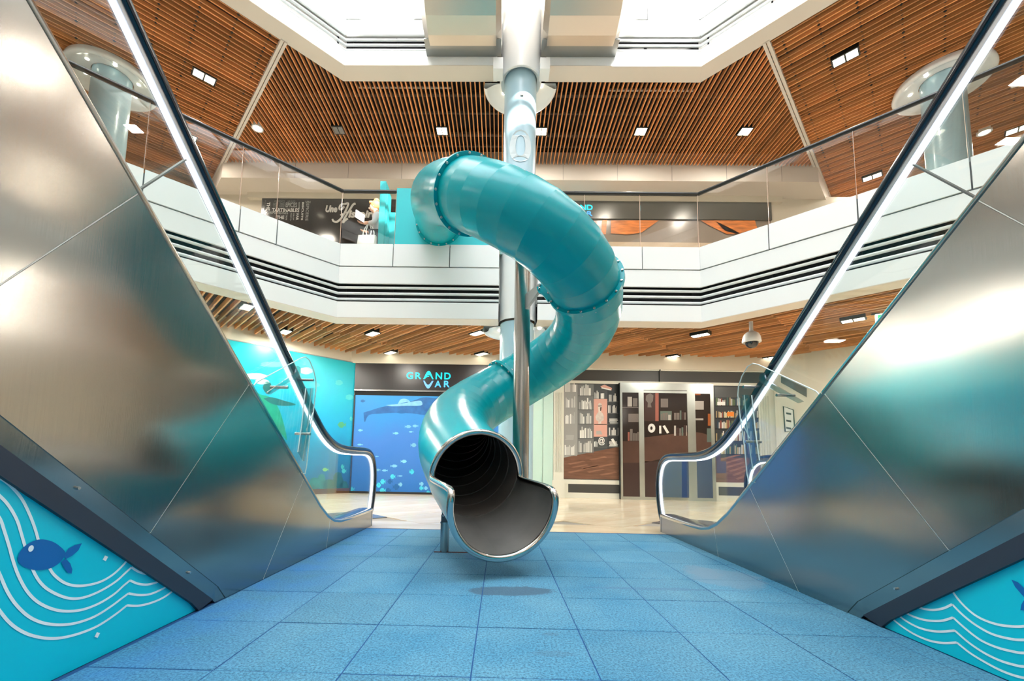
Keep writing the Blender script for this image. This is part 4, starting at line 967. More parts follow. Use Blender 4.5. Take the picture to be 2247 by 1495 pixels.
# ---- right shop front
sf = thing('bookshop_facade', 'ivory shop front with printed bookcase windows right of the slide', 'shop front', (4, YR, 0))
MB().box(.70, 6.7, YR+.03, YR+.2, 0, 3.2).build('back_panel', FRAMEW, sf)
MB().box(.70, 1.02, YR-.0, YR+.03, 0, 3.16).build('mint_panel', MINT, sf); MB().box(1.03, 1.27, YR-.03, YR+.03, 0, 2.85).build('mint_panel', MINT, sf)
MB().box(.70, 8.0, YR-.03, YR+.03, 3.135, 3.17).build('cornice', FRAMEW, sf)
MB().box(1.28, 3.87, YR-.0, YR+.03, 2.86, 3.13).build('dark_frieze', CHAR, sf); MB().box(3.885, 6.6, YR-.0, YR+.03, 2.86, 3.13).build('dark_frieze', CHAR, sf)
MB().box(3.865, 3.89, YR-.06, YR+.0, 2.86, 3.17).build('frieze_rod', CHAR, sf)
MB().box(1.28, 6.6, YR-.035, YR+.03, 2.79, 2.86).build('rail', FRAMEW, sf)
def pilaster(x0, x1, zt=2.80):
    r = MB().box(x0, x1, YR-.03, YR+.03, .42, zt).build('pilaster', FRAMEW, sf)
    n = 4; wv = (x1-x0-.06)/n
    for k in range(n):
        MB().box(x0+.035+k*wv, x0+.035+k*wv+wv*.55, YR-.042, YR-.028, .62, zt-.25).build('flute', mat('ivory_flute', (206, 206, 194), .5), r)
    MB().box(x0-.03, x1+.03, YR-.06, YR+.03, 0, .42).build('pilaster_base', FRAMEW, sf)
pilaster(1.28, 1.53); pilaster(6.25, 6.55)
for x0, x1 in ((1.53, 2.88), (5.12, 6.24)):
    MB().box(x0, x1, YR-.02, YR+.03, 0, .44).build('base_frame', FRAMEW, sf); MB().box(x0+.11, x1-.01, YR-.022, YR-.0, .13, .335).build('base_panel', CHAR, sf)
qq = lambda x, y: (1220+x/4.98, 820+y/4.98)
def printer(yp):
    def rect(mb, x0, y0, x1, y1, mi, l=0):
        mb.poly([on_y(*qq(x0, y1), yp-l), on_y(*qq(x1, y1), yp-l), on_y(*qq(x1, y0), yp-l), on_y(*qq(x0, y0), yp-l)], mi)
    def poly(mb, pts, mi, l=0): mb.poly([on_y(*qq(*p), yp-l) for p in pts], mi)
    return rect, poly
BK = [mat('book_%d' % i, c, .5) for i, c in enumerate([(236, 236, 232), (206, 206, 202), (176, 178, 176), (128, 70, 58), (60, 92, 84), (170, 150, 110), (40, 66, 84), (226, 130, 44), (90, 110, 80), (200, 190, 160)])]
PR = [mat('print_grey_light', (160, 160, 158), .3), mat('print_grey_mid', (122, 124, 124), .3), mat('print_slate', (78, 82, 84), .3), mat('print_dark', (54, 58, 62), .3), mat('print_coral', (220, 168, 154), .3), mat('print_floor', (122, 88, 72), .2, noise=(3, .25, (1, 1, 8))), mat('print_floor2', (148, 108, 88), .2, noise=(3, .25, (1, 1, 8))), mat('print_bust', (216, 206, 198), .3, noise=(8, .25)), mat('print_black', (34, 36, 40), .3), mat('print_purple', (74, 62, 104), .3), mat('print_bust_dark', (96, 78, 70), .3), mat('print_shelf', (98, 100, 100), .3)]
pm = BK+PR; G0, G1, SLT, DK, CO, FLR, FLR2, BU, BLK, PUR, BUD, SHF = range(10, 22)
def books(rect, mb, x0, x1, base, hmax, cols, rng, fill=.9):
    x = x0
    while x < x1-4:
        wd = rng.uniform(9, 20); h = hmax*rng.uniform(.6, 1)
        if rng.random() < fill: rect(mb, x, base-h, min(x+wd-1.5, x1), base, rng.choice(cols), .004)
        x += wd
rng = random.Random(11)
def bust(rect, poly, mb, cx, top, s, l=.005):
    poly(mb, [(cx-22*s, top+40*s), (cx-18*s, top+10*s), (cx, top), (cx+18*s, top+10*s), (cx+22*s, top+45*s), (cx+14*s, top+85*s), (cx+15*s, top+100*s), (cx+32*s, top+118*s), (cx+46*s, top+150*s), (cx+40*s, top+190*s), (cx+14*s, top+205*s), (cx+16*s, top+228*s), (cx-20*s, top+228*s), (cx-16*s, top+205*s), (cx-42*s, top+188*s), (cx-48*s, top+150*s), (cx-32*s, top+118*s), (cx-15*s, top+98*s), (cx-18*s, top+80*s)], BU, l)
    poly(mb, [(cx+2*s, top+50*s), (cx+20*s, top+45*s), (cx+14*s, top+85*s), (cx+2*s, top+92*s)], BUD, l+.001); poly(mb, [(cx-22*s, top+32*s), (cx+20*s, top+30*s), (cx+20*s, top+38*s), (cx-20*s, top+40*s)], BUD, l+.001)
# window 1
wb = thing('bookcase_print', 'printed window of pale bookshelves with a bust in a coral niche', None, (2.2, YR, .44)); adopt(wb, sf)
MB().box(1.535, 2.88, YR-.012, YR+.02, .45, 2.79).build('print_sheet', PR[2], wb)
rect, poly = printer(YR-.0135); mb = MB()
for x0, x1, c in ((85, 235, G0), (235, 412, G1), (412, 562, SLT), (562, 692, DK)): rect(mb, x0, 118, x1, 960, c)
poly(mb, [(85, 920), (690, 800), (695, 1160), (85, 1150)], FLR, .002)
for k in range(9):
    x0, y0 = rng.uniform(90, 480), rng.uniform(930, 1110); poly(mb, [(x0, y0), (x0+170, y0-32), (x0+200, y0-22), (x0+30, y0+12)], FLR2, .003)
for x0, x1, bs in ((92, 228, [200, 372, 548, 728, 890]), (246, 410, [240, 392, 548, 706, 862]), (418, 556, [275, 800]), (568, 686, [305, 430, 548, 675, 798])):
    for i, bz in enumerate(bs):
        rect(mb, x0-6, bz, x1+4, bz+9, SHF if x0 > 240 else 0+G0, .003)
        if x0 == 418 and i == 1: books(rect, mb, x0, x0+36, bz, 75, [0, 1, 2], rng); continue
        st = rng.random() < .25 and i not in (0,)
        if st:
            for k in range(4): rect(mb, x0+14+rng.uniform(-4, 8), bz-14*(k+1), x0+105+rng.uniform(-8, 8), bz-14*k-2, rng.choice([0, 1, 2]), .004)
        else: books(rect, mb, x0+rng.uniform(0, 16), x1-rng.uniform(4, 30), bz, 128 if x0 < 400 else 90, [0, 0, 1, 1, 2], rng)
rect(mb, 413, 278, 560, 690, CO, .004); rect(mb, 422, 292, 552, 552, mat and CO, .0045); rect(mb, 418, 552, 556, 562, BUD, .005)
for k in range(3): rect(mb, 440, 668-14*(k+1), 505-6*k, 668-14*k-2, 2, .006)
bust(rect, poly, mb, 480, 320, 1.0, .006)
poly(mb, [(485, 140), (530, 122), (612, 158), (606, 186), (500, 160)], CO, .006); poly(mb, [(500, 150), (600, 172), (598, 186), (496, 162)], 0, .0065)
poly(mb, [(600, 720), (625, 708), (668, 780), (645, 792)], 0, .006)
poly(mb, [(304, 390), (345, 312), (365, 312), (330, 390)], 1, .006); poly(mb, [(360, 312), (385, 318), (390, 395), (365, 385)], 1, .0062)
mb.build('printed_shelves', pm, wb)
a, c = on_y(*qq(462, 785), YR-.02), on_y(*qq(534, 695), YR-.02); fit_text('printed_at_sign', '@', a.x, c.x, a.z, c.z, YR-.0195, BK[0], wb, .003, bold=.02)
# window 2
w2 = thing('bookcase_print', 'printed window of dark shelves with coloured books behind the right handrail', None, (5.7, YR, .44)); adopt(w2, sf)
MB().box(5.15, 6.24, YR-.012, YR+.02, .45, 2.79).build('print_sheet', PR[3], w2)
mb = MB(); rect(mb, 1735, 150, 2290, 260, SLT); rect(mb, 1735, 920, 2290, 1192, FLR, .002)
for k in range(6):
    y0 = 940+k*42; poly(mb, [(1760+k*40, y0), (2000+k*20, y0-60), (2030+k*20, y0-50), (1790+k*40, y0+14)], FLR2, .003)
for bz, h in ((350, 90), (482, 80), (600, 95), (735, 110), (880, 120)):
    rect(mb, 1740, bz, 2290, bz+10, BLK, .003); books(rect, mb, 1748, 2280, bz, h, [3, 4, 5, 6, 8, 9, 2, 1], rng, .85)
rect(mb, 1870, 420, 1945, 468, 7, .005); rect(mb, 1762, 310, 1850, 345, 0, .0055); rect(mb, 1755, 960, 1860, 1090, PUR, .004); rect(mb, 1750, 850, 1800, 960, PUR, .004)
mb.build('printed_shelves', pm, w2)
# sliding door
YD = YR-.15
dr = tag(MB().box(2.86, 5.11, YD+.03, YR+.03, 0, 2.80).build('door_1', mat('dark_reveal', (30, 32, 34), .4)), 'wide silver framed sliding shop door with printed bookshelf panes', None, kind='structure')
SILV = mat('satin_aluminium', (190, 196, 192), .28, .85, noise=(1.2, .3, (1, 1, .8)))
for x0, x1, z0, z1 in ((2.865, 2.915, .07, 2.56), (3.31, 3.43, .07, 2.56), (4.47, 4.66, .07, 2.56), (5.025, 5.105, .07, 2.56), (2.865, 5.105, 2.56, 2.80), (2.865, 5.105, 0, .07)):
    MB().box(x0, x1, YD-.012, YD+.03, z0, z1).build('door_frame', SILV, dr)
MB().box(3.43, 4.47, YD-.016, YD+.0, 2.615, 2.63).build('door_track', CHAR, dr)
PAN = [mat('pane_dark', (44, 36, 34), .12), mat('pane_brown', (84, 62, 54), .12, noise=(2, .2)), mat('pane_maroon', (66, 50, 48), .12), mat('pane_grey', (110, 102, 98), .15), mat('pane_pale', (166, 160, 154), .15), mat('pane_coral', (150, 92, 80), .15), mat('pane_white', (214, 212, 208), .2), mat('pane_green', (92, 104, 98), .12), mat('pane_navy', (44, 56, 92), .12), mat('pane_orange', (150, 84, 46), .15)]
rect, poly = printer(YD-.003)
def pane(x0, x1, name, items):
    o = MB().box(x0, x1, YD-.002, YD+.02, .07, 2.56).build(name, PAN[0], dr)
    mb = MB()
    for it in items:
        if it[0] == 'p': poly(mb, it[1], it[2], it[3])
        else: rect(mb, *it)
    mb.build('pane_print', PAN, o)
def softbooks(x0, x1, base, h, cols):
    out = []; x = x0
    while x < x1-6:
        wd = rng.uniform(18, 34); out.append((x, base-h*rng.uniform(.6, 1), min(x+wd-5, x1), base, rng.choice(cols), .002)); x += wd
    return out
pane(2.915, 3.31, 'pane', [(725, 740, 910, 975, 1, .001), (725, 975, 915, 1345, 2, .001), (782, 255, 830, 360, 4, .002), (840, 270, 890, 360, 3, .002), (790, 440, 905, 530, 3, .002), (725, 365, 905, 375, 3, .0015)]+softbooks(785, 905, 735, 130, [3, 3, 4, 5]))
pane(3.43, 4.47, 'pane', [('p', [(955, 700), (1445, 640), (1445, 860), (955, 980)], 1, .001), (955, 960, 1455, 1360, 2, .001), (1085, 205, 1122, 520, 5, .0015), (955, 210, 1085, 520, 2, .0012), ('p', [(985, 240), (1030, 215), (1065, 240), (1060, 300), (1035, 330), (1045, 370), (1000, 370), (1005, 320), (980, 290)], 3, .002), (1145, 275, 1225, 370, 3, .002), (1140, 410, 1265, 510, 7, .0015)]+softbooks(1145, 1262, 508, 85, [3, 4, 3])+softbooks(1290, 1420, 505, 110, [7, 3, 2])+softbooks(1290, 1430, 680, 130, [7, 4, 3, 2])+[('p', [(1128, 655), (1128, 570), (1150, 570), (1152, 655)], 6, .003), ('p', [(1165, 575), (1190, 565), (1238, 645), (1212, 655)], 6, .003)]+[('p', [(1045+40*math.cos(k*.3927), 597+50*math.sin(k*.3927)) for k in range(16)], 6, .003), ('p', [(1043+14*math.cos(k*.7854), 597+20*math.sin(k*.7854)) for k in range(8)], 0, .004), (1170, 940, 1375, 1365, 7, .002), (1375, 900, 1455, 1365, 8, .002)])
pane(4.66, 5.025, 'pane', [(1518, 300, 1615, 395, 4, .002), (1520, 490, 1610, 510, 4, .002), (1660, 440, 1690, 570, 9, .002), (1650, 600, 1700, 750, 7, .002), ('p', [(1515, 640), (1600, 650), (1710, 690), (1712, 820), (1515, 880)], 1, .001), (1515, 860, 1715, 1365, 8, .0012), (1520, 220, 1580, 236, 9, .002)])
# wall right of the shop, turned 45 degrees, with a framed notice
C1 = Vector((6.66, YR, 0)); AR = Vector((R2, -R2, 0)); NR_ = Vector((-R2, -R2, 0))
wr = struct(MB().obox(C1-NR_*.2, AR*9, NR_*.2, (0,0,3.9)).build('wall_right', mat('ivory_wall', (224, 220, 206), .5)), 'ivory angled wall with framed notice behind the right escalator')
def on_wr(u, v, l=.01):
    d = ray(u, v); p = C1+NR_*l; return EYEV+d*((p-EYEV).dot(NR_)/d.dot(NR_))
nf = thing('framed_notice', 'framed white notice with three dark lines on the ivory wall', 'notice', on_wr(1735, 945))
fr = [on_wr(1719, 892, .02), on_wr(1741, 900, .02), on_wr(1744, 945, .02), on_wr(1723, 947, .02)]
fixn(MB().prism(fr, -NR_*.015).build('notice_sheet', TXTW, nf)); MB().tube([p+NR_*.008 for p in fr], .012, 6, closed=True).build('frame', mat('dark_green_frame', (50, 70, 62), .4), nf)
for v in (906, 922, 938):
    p, q_ = on_wr(1725, v-1, .025), on_wr(1736, v+1, .025); MB().poly([p, q_, q_+Vector((0,0,-.045)), p+Vector((0,0,-.045))]).build('printed_line', CHAR, nf)
db = [on_wr(1714, 826, .02), on_wr(1770, 852, .02), on_wr(1770, 872, .02), on_wr(1714, 840, .02)]
tag(fixn(MB().prism(db, -NR_*.015).build('dark_sign', mat('grey_green_sign', (86, 94, 90), .4))), 'grey green sign strip high on the ivory wall behind the right guard', 'sign')

# ================================================================== UPPER SHOPS
YU = 11.3
ub = struct(MB().box(-7.55, 8.15, 10.62, 11.4, 8.235, 9.0).build('trim_5', SOFFIT), 'white panelled bulkhead across the far upper gallery')
for x in [-7.0+1.42*k for k in range(11)]:
    MB().box(x-.004, x+.004, 10.616, 10.621, 8.235, 8.66).build('panel_joint', mat('joint_grey', (150, 144, 138), .6), ub); MB().box(x-.004, x+.004, 10.62, 11.3, 8.232, 8.236).build('panel_joint', MATS['joint_grey'], ub)
fixn(MB().prism([(-7.55, 10.62, 8.225), (8.15, 10.62, 8.225), (9.6, 12.07, 8.225), (9.6, 12.9, 8.225), (-9.0, 12.9, 8.225), (-9.0, 12.07, 8.225)], (0,0,.012)).build('soffit', SOFFIT, ub))
MB().obox((-7.55, 10.62, 8.235), (-1.6, 1.6, 0), (.03, .03, 0), (0,0,.77)).build('return_left', SOFFIT, ub); MB().obox((8.15, 10.62, 8.235), (1.6, 1.6, 0), (-.03, .03, 0), (0,0,.77)).build('return_right', SOFFIT, ub)
struct(MB().box(-9, 9.6, YU+.05, YU+.3, 4.8, 8.3).build('wall_back', BEIGE), 'beige upper back wall behind the shop signs')
struct(MB().box(-7.2, 7.6, YU-.08, YU+.06, 8.06, 8.235).build('trim_6', BEIGE), 'beige strip above the upper shop signs')
UPF = mat('upper_gallery_floor', (206, 198, 186), .25)
for nm, pts in (('floor', [(-3.2, 7.9), (3.8, 7.9), (8.4, 3.3), (16, 6), (9, 13), (-9, 13), (-15, 6), (-7.8, 3.3)]),):
    struct(MB().poly([(*p, 4.806) for p in pts]).build('floor', UPF), 'pale floor of the upper gallery')
us = thing('shop_sign', 'black upper sign with a word cloud and a script shop name', 'sign', (-5, YU, 7.2))
ux = lambda x, y, l=0: on_y(*(lambda a, b: (440+a/5.35, 360+b/5.35))(x, y), YU-l)
a, c = ux(700, 900), ux(2050, 410)
MB().box(a.x, -.6, YU-.05, YU+.04, 6.6, c.z).build('board', mat('black_glossy_board', (44, 44, 44), .12), us)
WG = mat('grey_word_print', (176, 180, 178), .5)
def word(body, x0, y0, x1, y1, mt=WG, rot=0, parent=us, shear=0, bold=0.0, name='word', depth=.004):
    p, q_ = ux(x0, y1), ux(x1, y0); return fit_text(name, body, p.x, q_.x, p.z, q_.z, YU-.051, mt, parent, depth, shear, bold, rot90=rot)
word('TARTINABLES', 850, 535, 1170, 575, TXTW, bold=.015); word('GOURMANDISES', 735, 572, 1040, 600, WG); word('THE', 905, 620, 995, 658, TXTW, bold=.02); word('EPICES', 1010, 468, 1145, 520, WG)
word('VIN', 1240, 448, 1300, 475, WG); word('BISCUITS', 1190, 462, 1225, 672, TXTW, 1, bold=.015); word('EPICERIE', 1240, 480, 1285, 678, WG, 1); word('THE', 785, 462, 830, 560, TXTW, 1, bold=.02); word('VAR', 1130, 585, 1165, 672, TXTW, 1, bold=.01); word('DECOUVERTE', 1158, 462, 1178, 545, WG, 1); word('PROVENCE', 880, 440, 1000, 462, mat('dim_word_print', (112, 118, 116), .5)); word('HUILES', 1035, 442, 1125, 462, MATS['dim_word_print']); word('MIEL', 865, 468, 925, 525, MATS['dim_word_print']); word('PESTO', 1062, 590, 1082, 676, WG, 1); word('SIROP', 1092, 590, 1112, 672, WG, 1); word('TRUFFE', 1008, 610, 1030, 672, WG, 1); word('OLIVES', 728, 440, 746, 555, MATS['dim_word_print'], 1); word('PATES', 760, 440, 780, 560, MATS['dim_word_print'], 1); word('SAVEURS', 935, 468, 1000, 525, MATS['dim_word_print'], 1)
word('Une', 1478, 505, 1618, 582, TXTW, shear=.25, bold=.03, name='letter', depth=.03); word('istoire', 1745, 565, 2085, 645, TXTW, shear=.25, bold=.03, name='letter', depth=.03)
def hand(pts, wd=.055):
    MB().tube([ux(x, y, .06) for x, y in [(p.x, p.y) for p in smoothpts([(x, y, 0) for x, y in pts], 6)]], wd*.5, 8).build('letter', TXTW, us, True)
hand([(1690, 500), (1650, 535), (1630, 520), (1650, 480), (1700, 470), (1735, 468), (1700, 560), (1650, 640), (1600, 680), (1560, 670), (1550, 650)]); hand([(1820, 465), (1790, 480), (1740, 560), (1690, 640), (1670, 690), (1700, 660), (1730, 640)]); hand([(1640, 600), (1700, 575), (1770, 560)], .035)
ur = thing('shop_sign', 'dark grey upper sign band with blue lettering right of the slide tube', 'sign', (4, YU, 7.4))
a, c = on_y(1225, 481, YU), on_y(1690, 447, YU)
MB().box(1.2, c.x, YU-.05, YU+.04, a.z, c.z).build('board', mat('olive_grey_board', (84, 84, 78), .25), ur)
rx = lambda x, y: on_y(1200+x/2.99, 350+y/2.99, YU-.05)
for ch, x0, x1, y0, y1, mt in [('G', 20, 62, 300, 333, LC), ('R', 72, 112, 300, 333, LC), ('A', 122, 210, 296, 333, LC), ('N', 218, 258, 300, 333, LC), ('D', 263, 300, 300, 333, LC), ('V', 122, 210, 342, 378, LB2), ('A', 218, 258, 342, 372, LB), ('R', 262, 298, 342, 372, LB)]:
    p, q_ = rx(x0, y1), rx(x1, y0); fit_text('letter', ch, p.x, q_.x, p.z, q_.z, YU-.05, mt, ur, .02, bold=.02)
uw = thing('shop_window', 'upper shop window with orange pancake pictures below the grey sign', 'shop window', (4.5, YU, 5))
MB().box(1.2, c.x, YU-.0, YU+.04, 4.81, a.z).build('glass_back', mat('grey_beige_window', (150, 138, 126), .2, noise=(1, .2)), uw)
MB().box(1.2, c.x, YU-.02, YU+.0, 4.81, 6.9).build('counter_front', mat('pale_counter', (206, 186, 160), .3, noise=(1.5, .15)), uw)
ORG = mat('pancake_print', (224, 134, 66), .35, noise=(3, .45, (1, 1, 5)))
for pts in ([(362, 400), (395, 395), (388, 490), (358, 488)], [(420, 400), (735, 400), (620, 480), (530, 493), (420, 485)], [(1010, 400), (1100, 400), (1280, 490), (1180, 490), (1060, 430)], [(1100, 400), (1365, 400), (1380, 450), (1250, 490), (1170, 470)]):
    MB().poly([on_y(1200+x/2.99, 350+y/2.99, YU-.024) for x, y in pts]).build('pancake_picture', ORG, uw)
# turquoise entrance board of the slide on the gallery edge
tb = thing('slide_entrance', 'turquoise entrance boards of the slide on the first gallery', 'slide entrance', (-1.2, 7.84, 4.8))
EB = MB()
cx_, cz_ = CPS[0][0], CPS[0][2]
MB().box(-2.09, -.28, 7.80, 7.835, 4.93, 6.07).build('front_board', TURQP, tb)
MB().box(-2.62, -2.50, 8.45, 8.75, 4.81, 6.66).build('side_fin', TURQP, tb); MB().box(-2.50, -2.46, 8.5, 8.75, 4.81, 6.5).build('side_fin', TURQP, tb)
MB().box(-2.46, -2.0, 8.70, 8.74, 4.81, 6.12).build('back_board', TURQP, tb)
MB().box(-.36, -.28, 7.84, 8.8, 4.81, 6.0).build('side_board', TURQP, tb)

# ================================================================== LAMPS
FRB = mat('black_lamp_frame', (26, 28, 28), .5)
def downlight(x, y, z, ang, label, group, lit=True, power=24, sz=(.36, .20)):
    r = thing('downlight', label, 'downlight', (x, y, z), group)
    c, s = math.cos(ang), math.sin(ang); ax, ay = Vector((c, s, 0)), Vector((-s, c, 0)); O = Vector((x, y, z-.012)); a, b = sz
    MB().obox(O-ax*a/2-ay*b/2, ax*a, ay*b, (0,0,.10)).build('housing', FRB, r)
    for k in (-1, 1):
        q = O+ax*(k*a*.235); MB().obox(q-ax*a*.2-ay*b*.38+Vector((0,0,-.006)), ax*a*.4, ay*b*.76, (0,0,.008)).build('lens', (LAMP if power > 1 else mat('dim_lamp_glow', (255, 248, 225), .4, emit=1.1)) if lit else mat('unlit_reflector', (190, 190, 186), .25, .6), r)
    if lit:
        ld = bpy.data.lights.new('lamp', 'AREA'); ld.shape = 'RECTANGLE'; ld.size, ld.size_y = a, b; ld.energy = power; ld.color = (1, .93, .82)
        lo = bpy.data.objects.new('lamp', ld); COL.objects.link(lo); lo.location = (x, y, z-.03); adopt(lo, r)
ORD = ['first', 'second', 'third', 'fourth', 'fifth', 'sixth', 'seventh']
g = 'downlights in the lower ceiling'
for i, (u, v) in enumerate([(626, 728), (818, 732), (1048, 731), (1537, 735)]):
    p = on_z(u, v, ZL); downlight(p.x, p.y, ZL, -math.pi/4, '%s downlight from the left in the front row of the lower ceiling' % ORD[i], g)
for i, (u, v) in enumerate([(860, 777), (1058, 781), (1467, 787), (1675, 790), (1795, 792)]):
    p = on_z(u, v, ZL); downlight(p.x, min(p.y, 10.38), ZL, -math.pi/4, '%s downlight from the left in the row close above the shop fronts' % ORD[i], g, power=.1)
p = on_z(1872, 702, ZL); downlight(p.x, p.y, ZL, -math.pi/4, 'downlight in the lower ceiling seen through the right escalator glass', g)
p = on_z(515, 657, ZL); downlight(p.x, p.y+.35, ZL, -math.pi/4, 'downlight in the lower ceiling seen through the left escalator glass', g)
g = 'downlights in the upper ceiling'
for i, (u, v) in enumerate([(743, 285), (970, 287), (1188, 288), (1406, 288), (1635, 288)]):
    p = on_z(u, v, ZU); downlight(p.x, p.y, ZU, 0, ('unlit ' if i == 0 else '')+'%s square downlight from the left among the far upper slats' % ORD[i], g, lit=i > 0, power=18, sz=(.27, .27))
for (u, v, nm, a) in ((448, 168, 'downlight in the brown upper left ceiling above the balustrade', math.pi/4), (410, 297, 'downlight of the upper left ceiling peeping past the left handrail', math.pi/4), (1855, 126, 'downlight in the brown upper right ceiling near the white fascia', -math.pi/4), (1914, 388, 'downlight low behind the right glass balustrade', -math.pi/4), (2235, 283, 'downlight at the right edge behind the handrail', -math.pi/4)):
    p = on_z(u, v, ZU); downlight(p.x, p.y, ZU, a, nm, g, power=18, sz=(.42, .24))
for (u, v, nm) in ((565, 281, 'small round spot lamp among the far upper slats at the left'), (2160, 290, 'round spot lamp seen through the right balustrade')):
    p = on_z(u, v, ZU); r = thing('spot_lamp', nm, 'spot lamp', (p.x, p.y, ZU))
    MB().lathe([(.001, -.012), (.10, -.012)], p, 20).build('lens', LAMP, r); MB().lathe([(.10, -.02), (.13, -.02), (.13, .08)], p, 20).build('ring', WHITEG, r, True)
# unseen downlights added along the galleries as fill light
g = 'added fill downlights out of view'
for (x, y, wh) in [(-8, 5.5, 'beyond the left flank'), (-10.5, 8, 'in the far left corner'), (9, 5.5, 'beyond the right flank'), (11.5, 8, 'in the far right corner'), (-11, 2, 'over the left gallery'), (12, 2, 'over the right gallery'), (-6, -5, 'behind the camera to the left'), (7, -5, 'behind the camera to the right'), (0.3, -5.5, 'straight behind the camera')]:
    for z in (ZL+.3, ZU+.3):
        downlight(x, y, z, 0, 'added fill downlight in the %s ceiling %s, outside the picture' % ('lower' if z < 5 else 'upper', wh), g, power=30)

# ================================================================== SMALL THINGS
sc = on_z(1648, 712, ZL); d_ = sc.y/1
k = thing('dome_camera', 'white dome security camera hanging from the lower ceiling', 'camera', (sc.x, sc.y, ZL))
o = Vector((sc.x, sc.y, ZL))
MB().lathe([(.035, .05), (.033, -.10), (.045, -.14), (.05, -.145)], o, 20).build('stem', WHITEG, k, True)
MB().lathe([(.002, -.145), (.08, -.15), (.125, -.19), (.15, -.25), (.160, -.32), (.160, -.345), (.145, -.35), (.11, -.345)], o, 28).build('housing', WHITEG, k, True, 50)
MB().lathe([(.112, -.34), (.112, -.36), (.10, -.40), (.07, -.435), (.03, -.452), (.001, -.455)], o, 28).build('dome', mat('smoked_dome', (36, 38, 44), .05, coat=.6), k, True)
ex_ = on_z(1928, 690, ZL); ex_ = ex_
e = thing('exit_sign', 'green running man exit sign hanging behind the right escalator glass', 'exit sign', (ex_.x, ex_.y, ZL-.3))
AXS = Vector((R2, R2*.2, 0)).normalized()
axx = Vector((.9, -.43, 0)).normalized(); O = Vector((on_y(1921, 690, ex_.y).x, ex_.y, 0)); zt = on_y(1921, 690, ex_.y).z; zbm = on_y(1921, 713, ex_.y).z; nn = Vector((axx.y, -axx.x, 0))
nn = nn if nn.y < 0 else -nn
MB().obox(O+Vector((0,0,zbm)), axx*.42, -nn*.03, (0,0,zt-zbm)).build('sign_panel', mat('white_lit_sign', (220, 245, 225), .4, emit=1.2), e)
GR = mat('green_lit_sign', (30, 190, 90), .4, emit=1.0)
hgt = zt-zbm
for a, b2, c, d2 in ((.03, .10, .62, .9), (.03, .10, .08, .30), (.17, .40, .66, .9), (.17, .40, .08, .34), (.03, .055, .3, .62)):
    MB().obox(O+axx*a+nn*.002+Vector((0,0,zbm+hgt*c)), axx*(b2-a), nn*.002, (0,0,hgt*(d2-c))).build('green_field', GR, e)
MB().obox(O+Vector((0,0,zt))-axx*.05, axx*.5, -nn*.05, (0,0,ZL-zt+.02)).build('hanger', FRB, e)

# ---- woman on the gallery, reading
PX, PY, PZ = -2.80, 9.05, 4.81
pr = thing('person', 'person with fair hair in a bun, in a pale top, looking down at a tablet', 'person', (PX, PY, PZ))
def skin(name, verts, edges, rad, mt, parent, sub=2, root=0):
    me = bpy.data.meshes.new(name); me.from_pydata(verts, edges, []); o = link(name, me)
    sm = o.modifiers.new('skin', 'SKIN'); 
    for i, r in enumerate(rad): me.skin_vertices[0].data[i].radius = (r, r) if not isinstance(r, tuple) else r; me.skin_vertices[0].data[i].use_root = (i == root)
    sb_ = o.modifiers.new('sub', 'SUBSURF'); sb_.levels = sub; sb_.render_levels = sub
    dg = bpy.context.evaluated_depsgraph_get(); dg.update(); m2 = bpy.data.meshes.new_from_object(o.evaluated_get(dg)); bpy.data.objects.remove(o)
    m2.materials.clear(); m2.materials.append(mt); m2.polygons.foreach_set('use_smooth', [True]*len(m2.polygons)); m2.name = name
    return link(name, m2, parent)
V = lambda x, y, z: (PX+x, PY+y, PZ+z)
SKINM = mat('fair_skin', (236, 190, 164), .5); HAIR = mat('fair_hair', (226, 170, 112), .6, noise=(9, .25)); TOP = mat('pale_top', (226, 226, 232), .7); TRS = mat('dark_trousers', (54, 58, 70), .7)
body = [V(0,0,.95), V(0,0,1.12), V(-.01,0,1.30), V(-.03,0,1.42), V(-.06,0,1.50), V(-.10,0,1.60), V(-.10,0,1.70),
        V(.0,-.17,1.38), V(-.05,-.21,1.16), V(-.30,-.12,1.20), V(.0,.17,1.38), V(-.06,.21,1.14), V(-.28,.10,1.12),
        V(0,-.09,.90), V(0,-.10,.50), V(.02,-.10,.08), V(-.14,-.11,.03), V(0,.09,.90), V(-.02,.10,.50), V(.02,.10,.08), V(-.14,.11,.03)]
ed = [(0,1),(1,2),(2,3),(3,4),(4,5),(5,6),(3,7),(7,8),(8,9),(3,10),(10,11),(11,12),(0,13),(13,14),(14,15),(15,16),(0,17),(17,18),(18,19),(19,20)]
rad = [.15,.125,.14,.10,.05,.085,.085,.055,.045,.032,.055,.045,.032,.085,.06,.045,.035,.085,.06,.045,.035]
bo = skin('body', body, ed, rad, SKINM, pr)
cl_v = body[:5]+[body[7], body[8], tuple(Vector(body[8]).lerp(Vector(body[9]), .5)), body[10], body[11], tuple(Vector(body[11]).lerp(Vector(body[12]), .5))]
skin('top', cl_v[:4]+cl_v[5:], [(0,1),(1,2),(2,3),(3,4),(4,5),(5,6),(3,7),(7,8),(8,9)], [.165,.142,.155,.108,.066,.056,.046,.066,.056,.046], TOP, pr)
skin('trousers', [body[i] for i in (0,13,14,15,17,18,19)], [(0,1),(1,2),(2,3),(0,4),(4,5),(5,6)], [.16,.098,.075,.062,.098,.075,.062], TRS, pr)
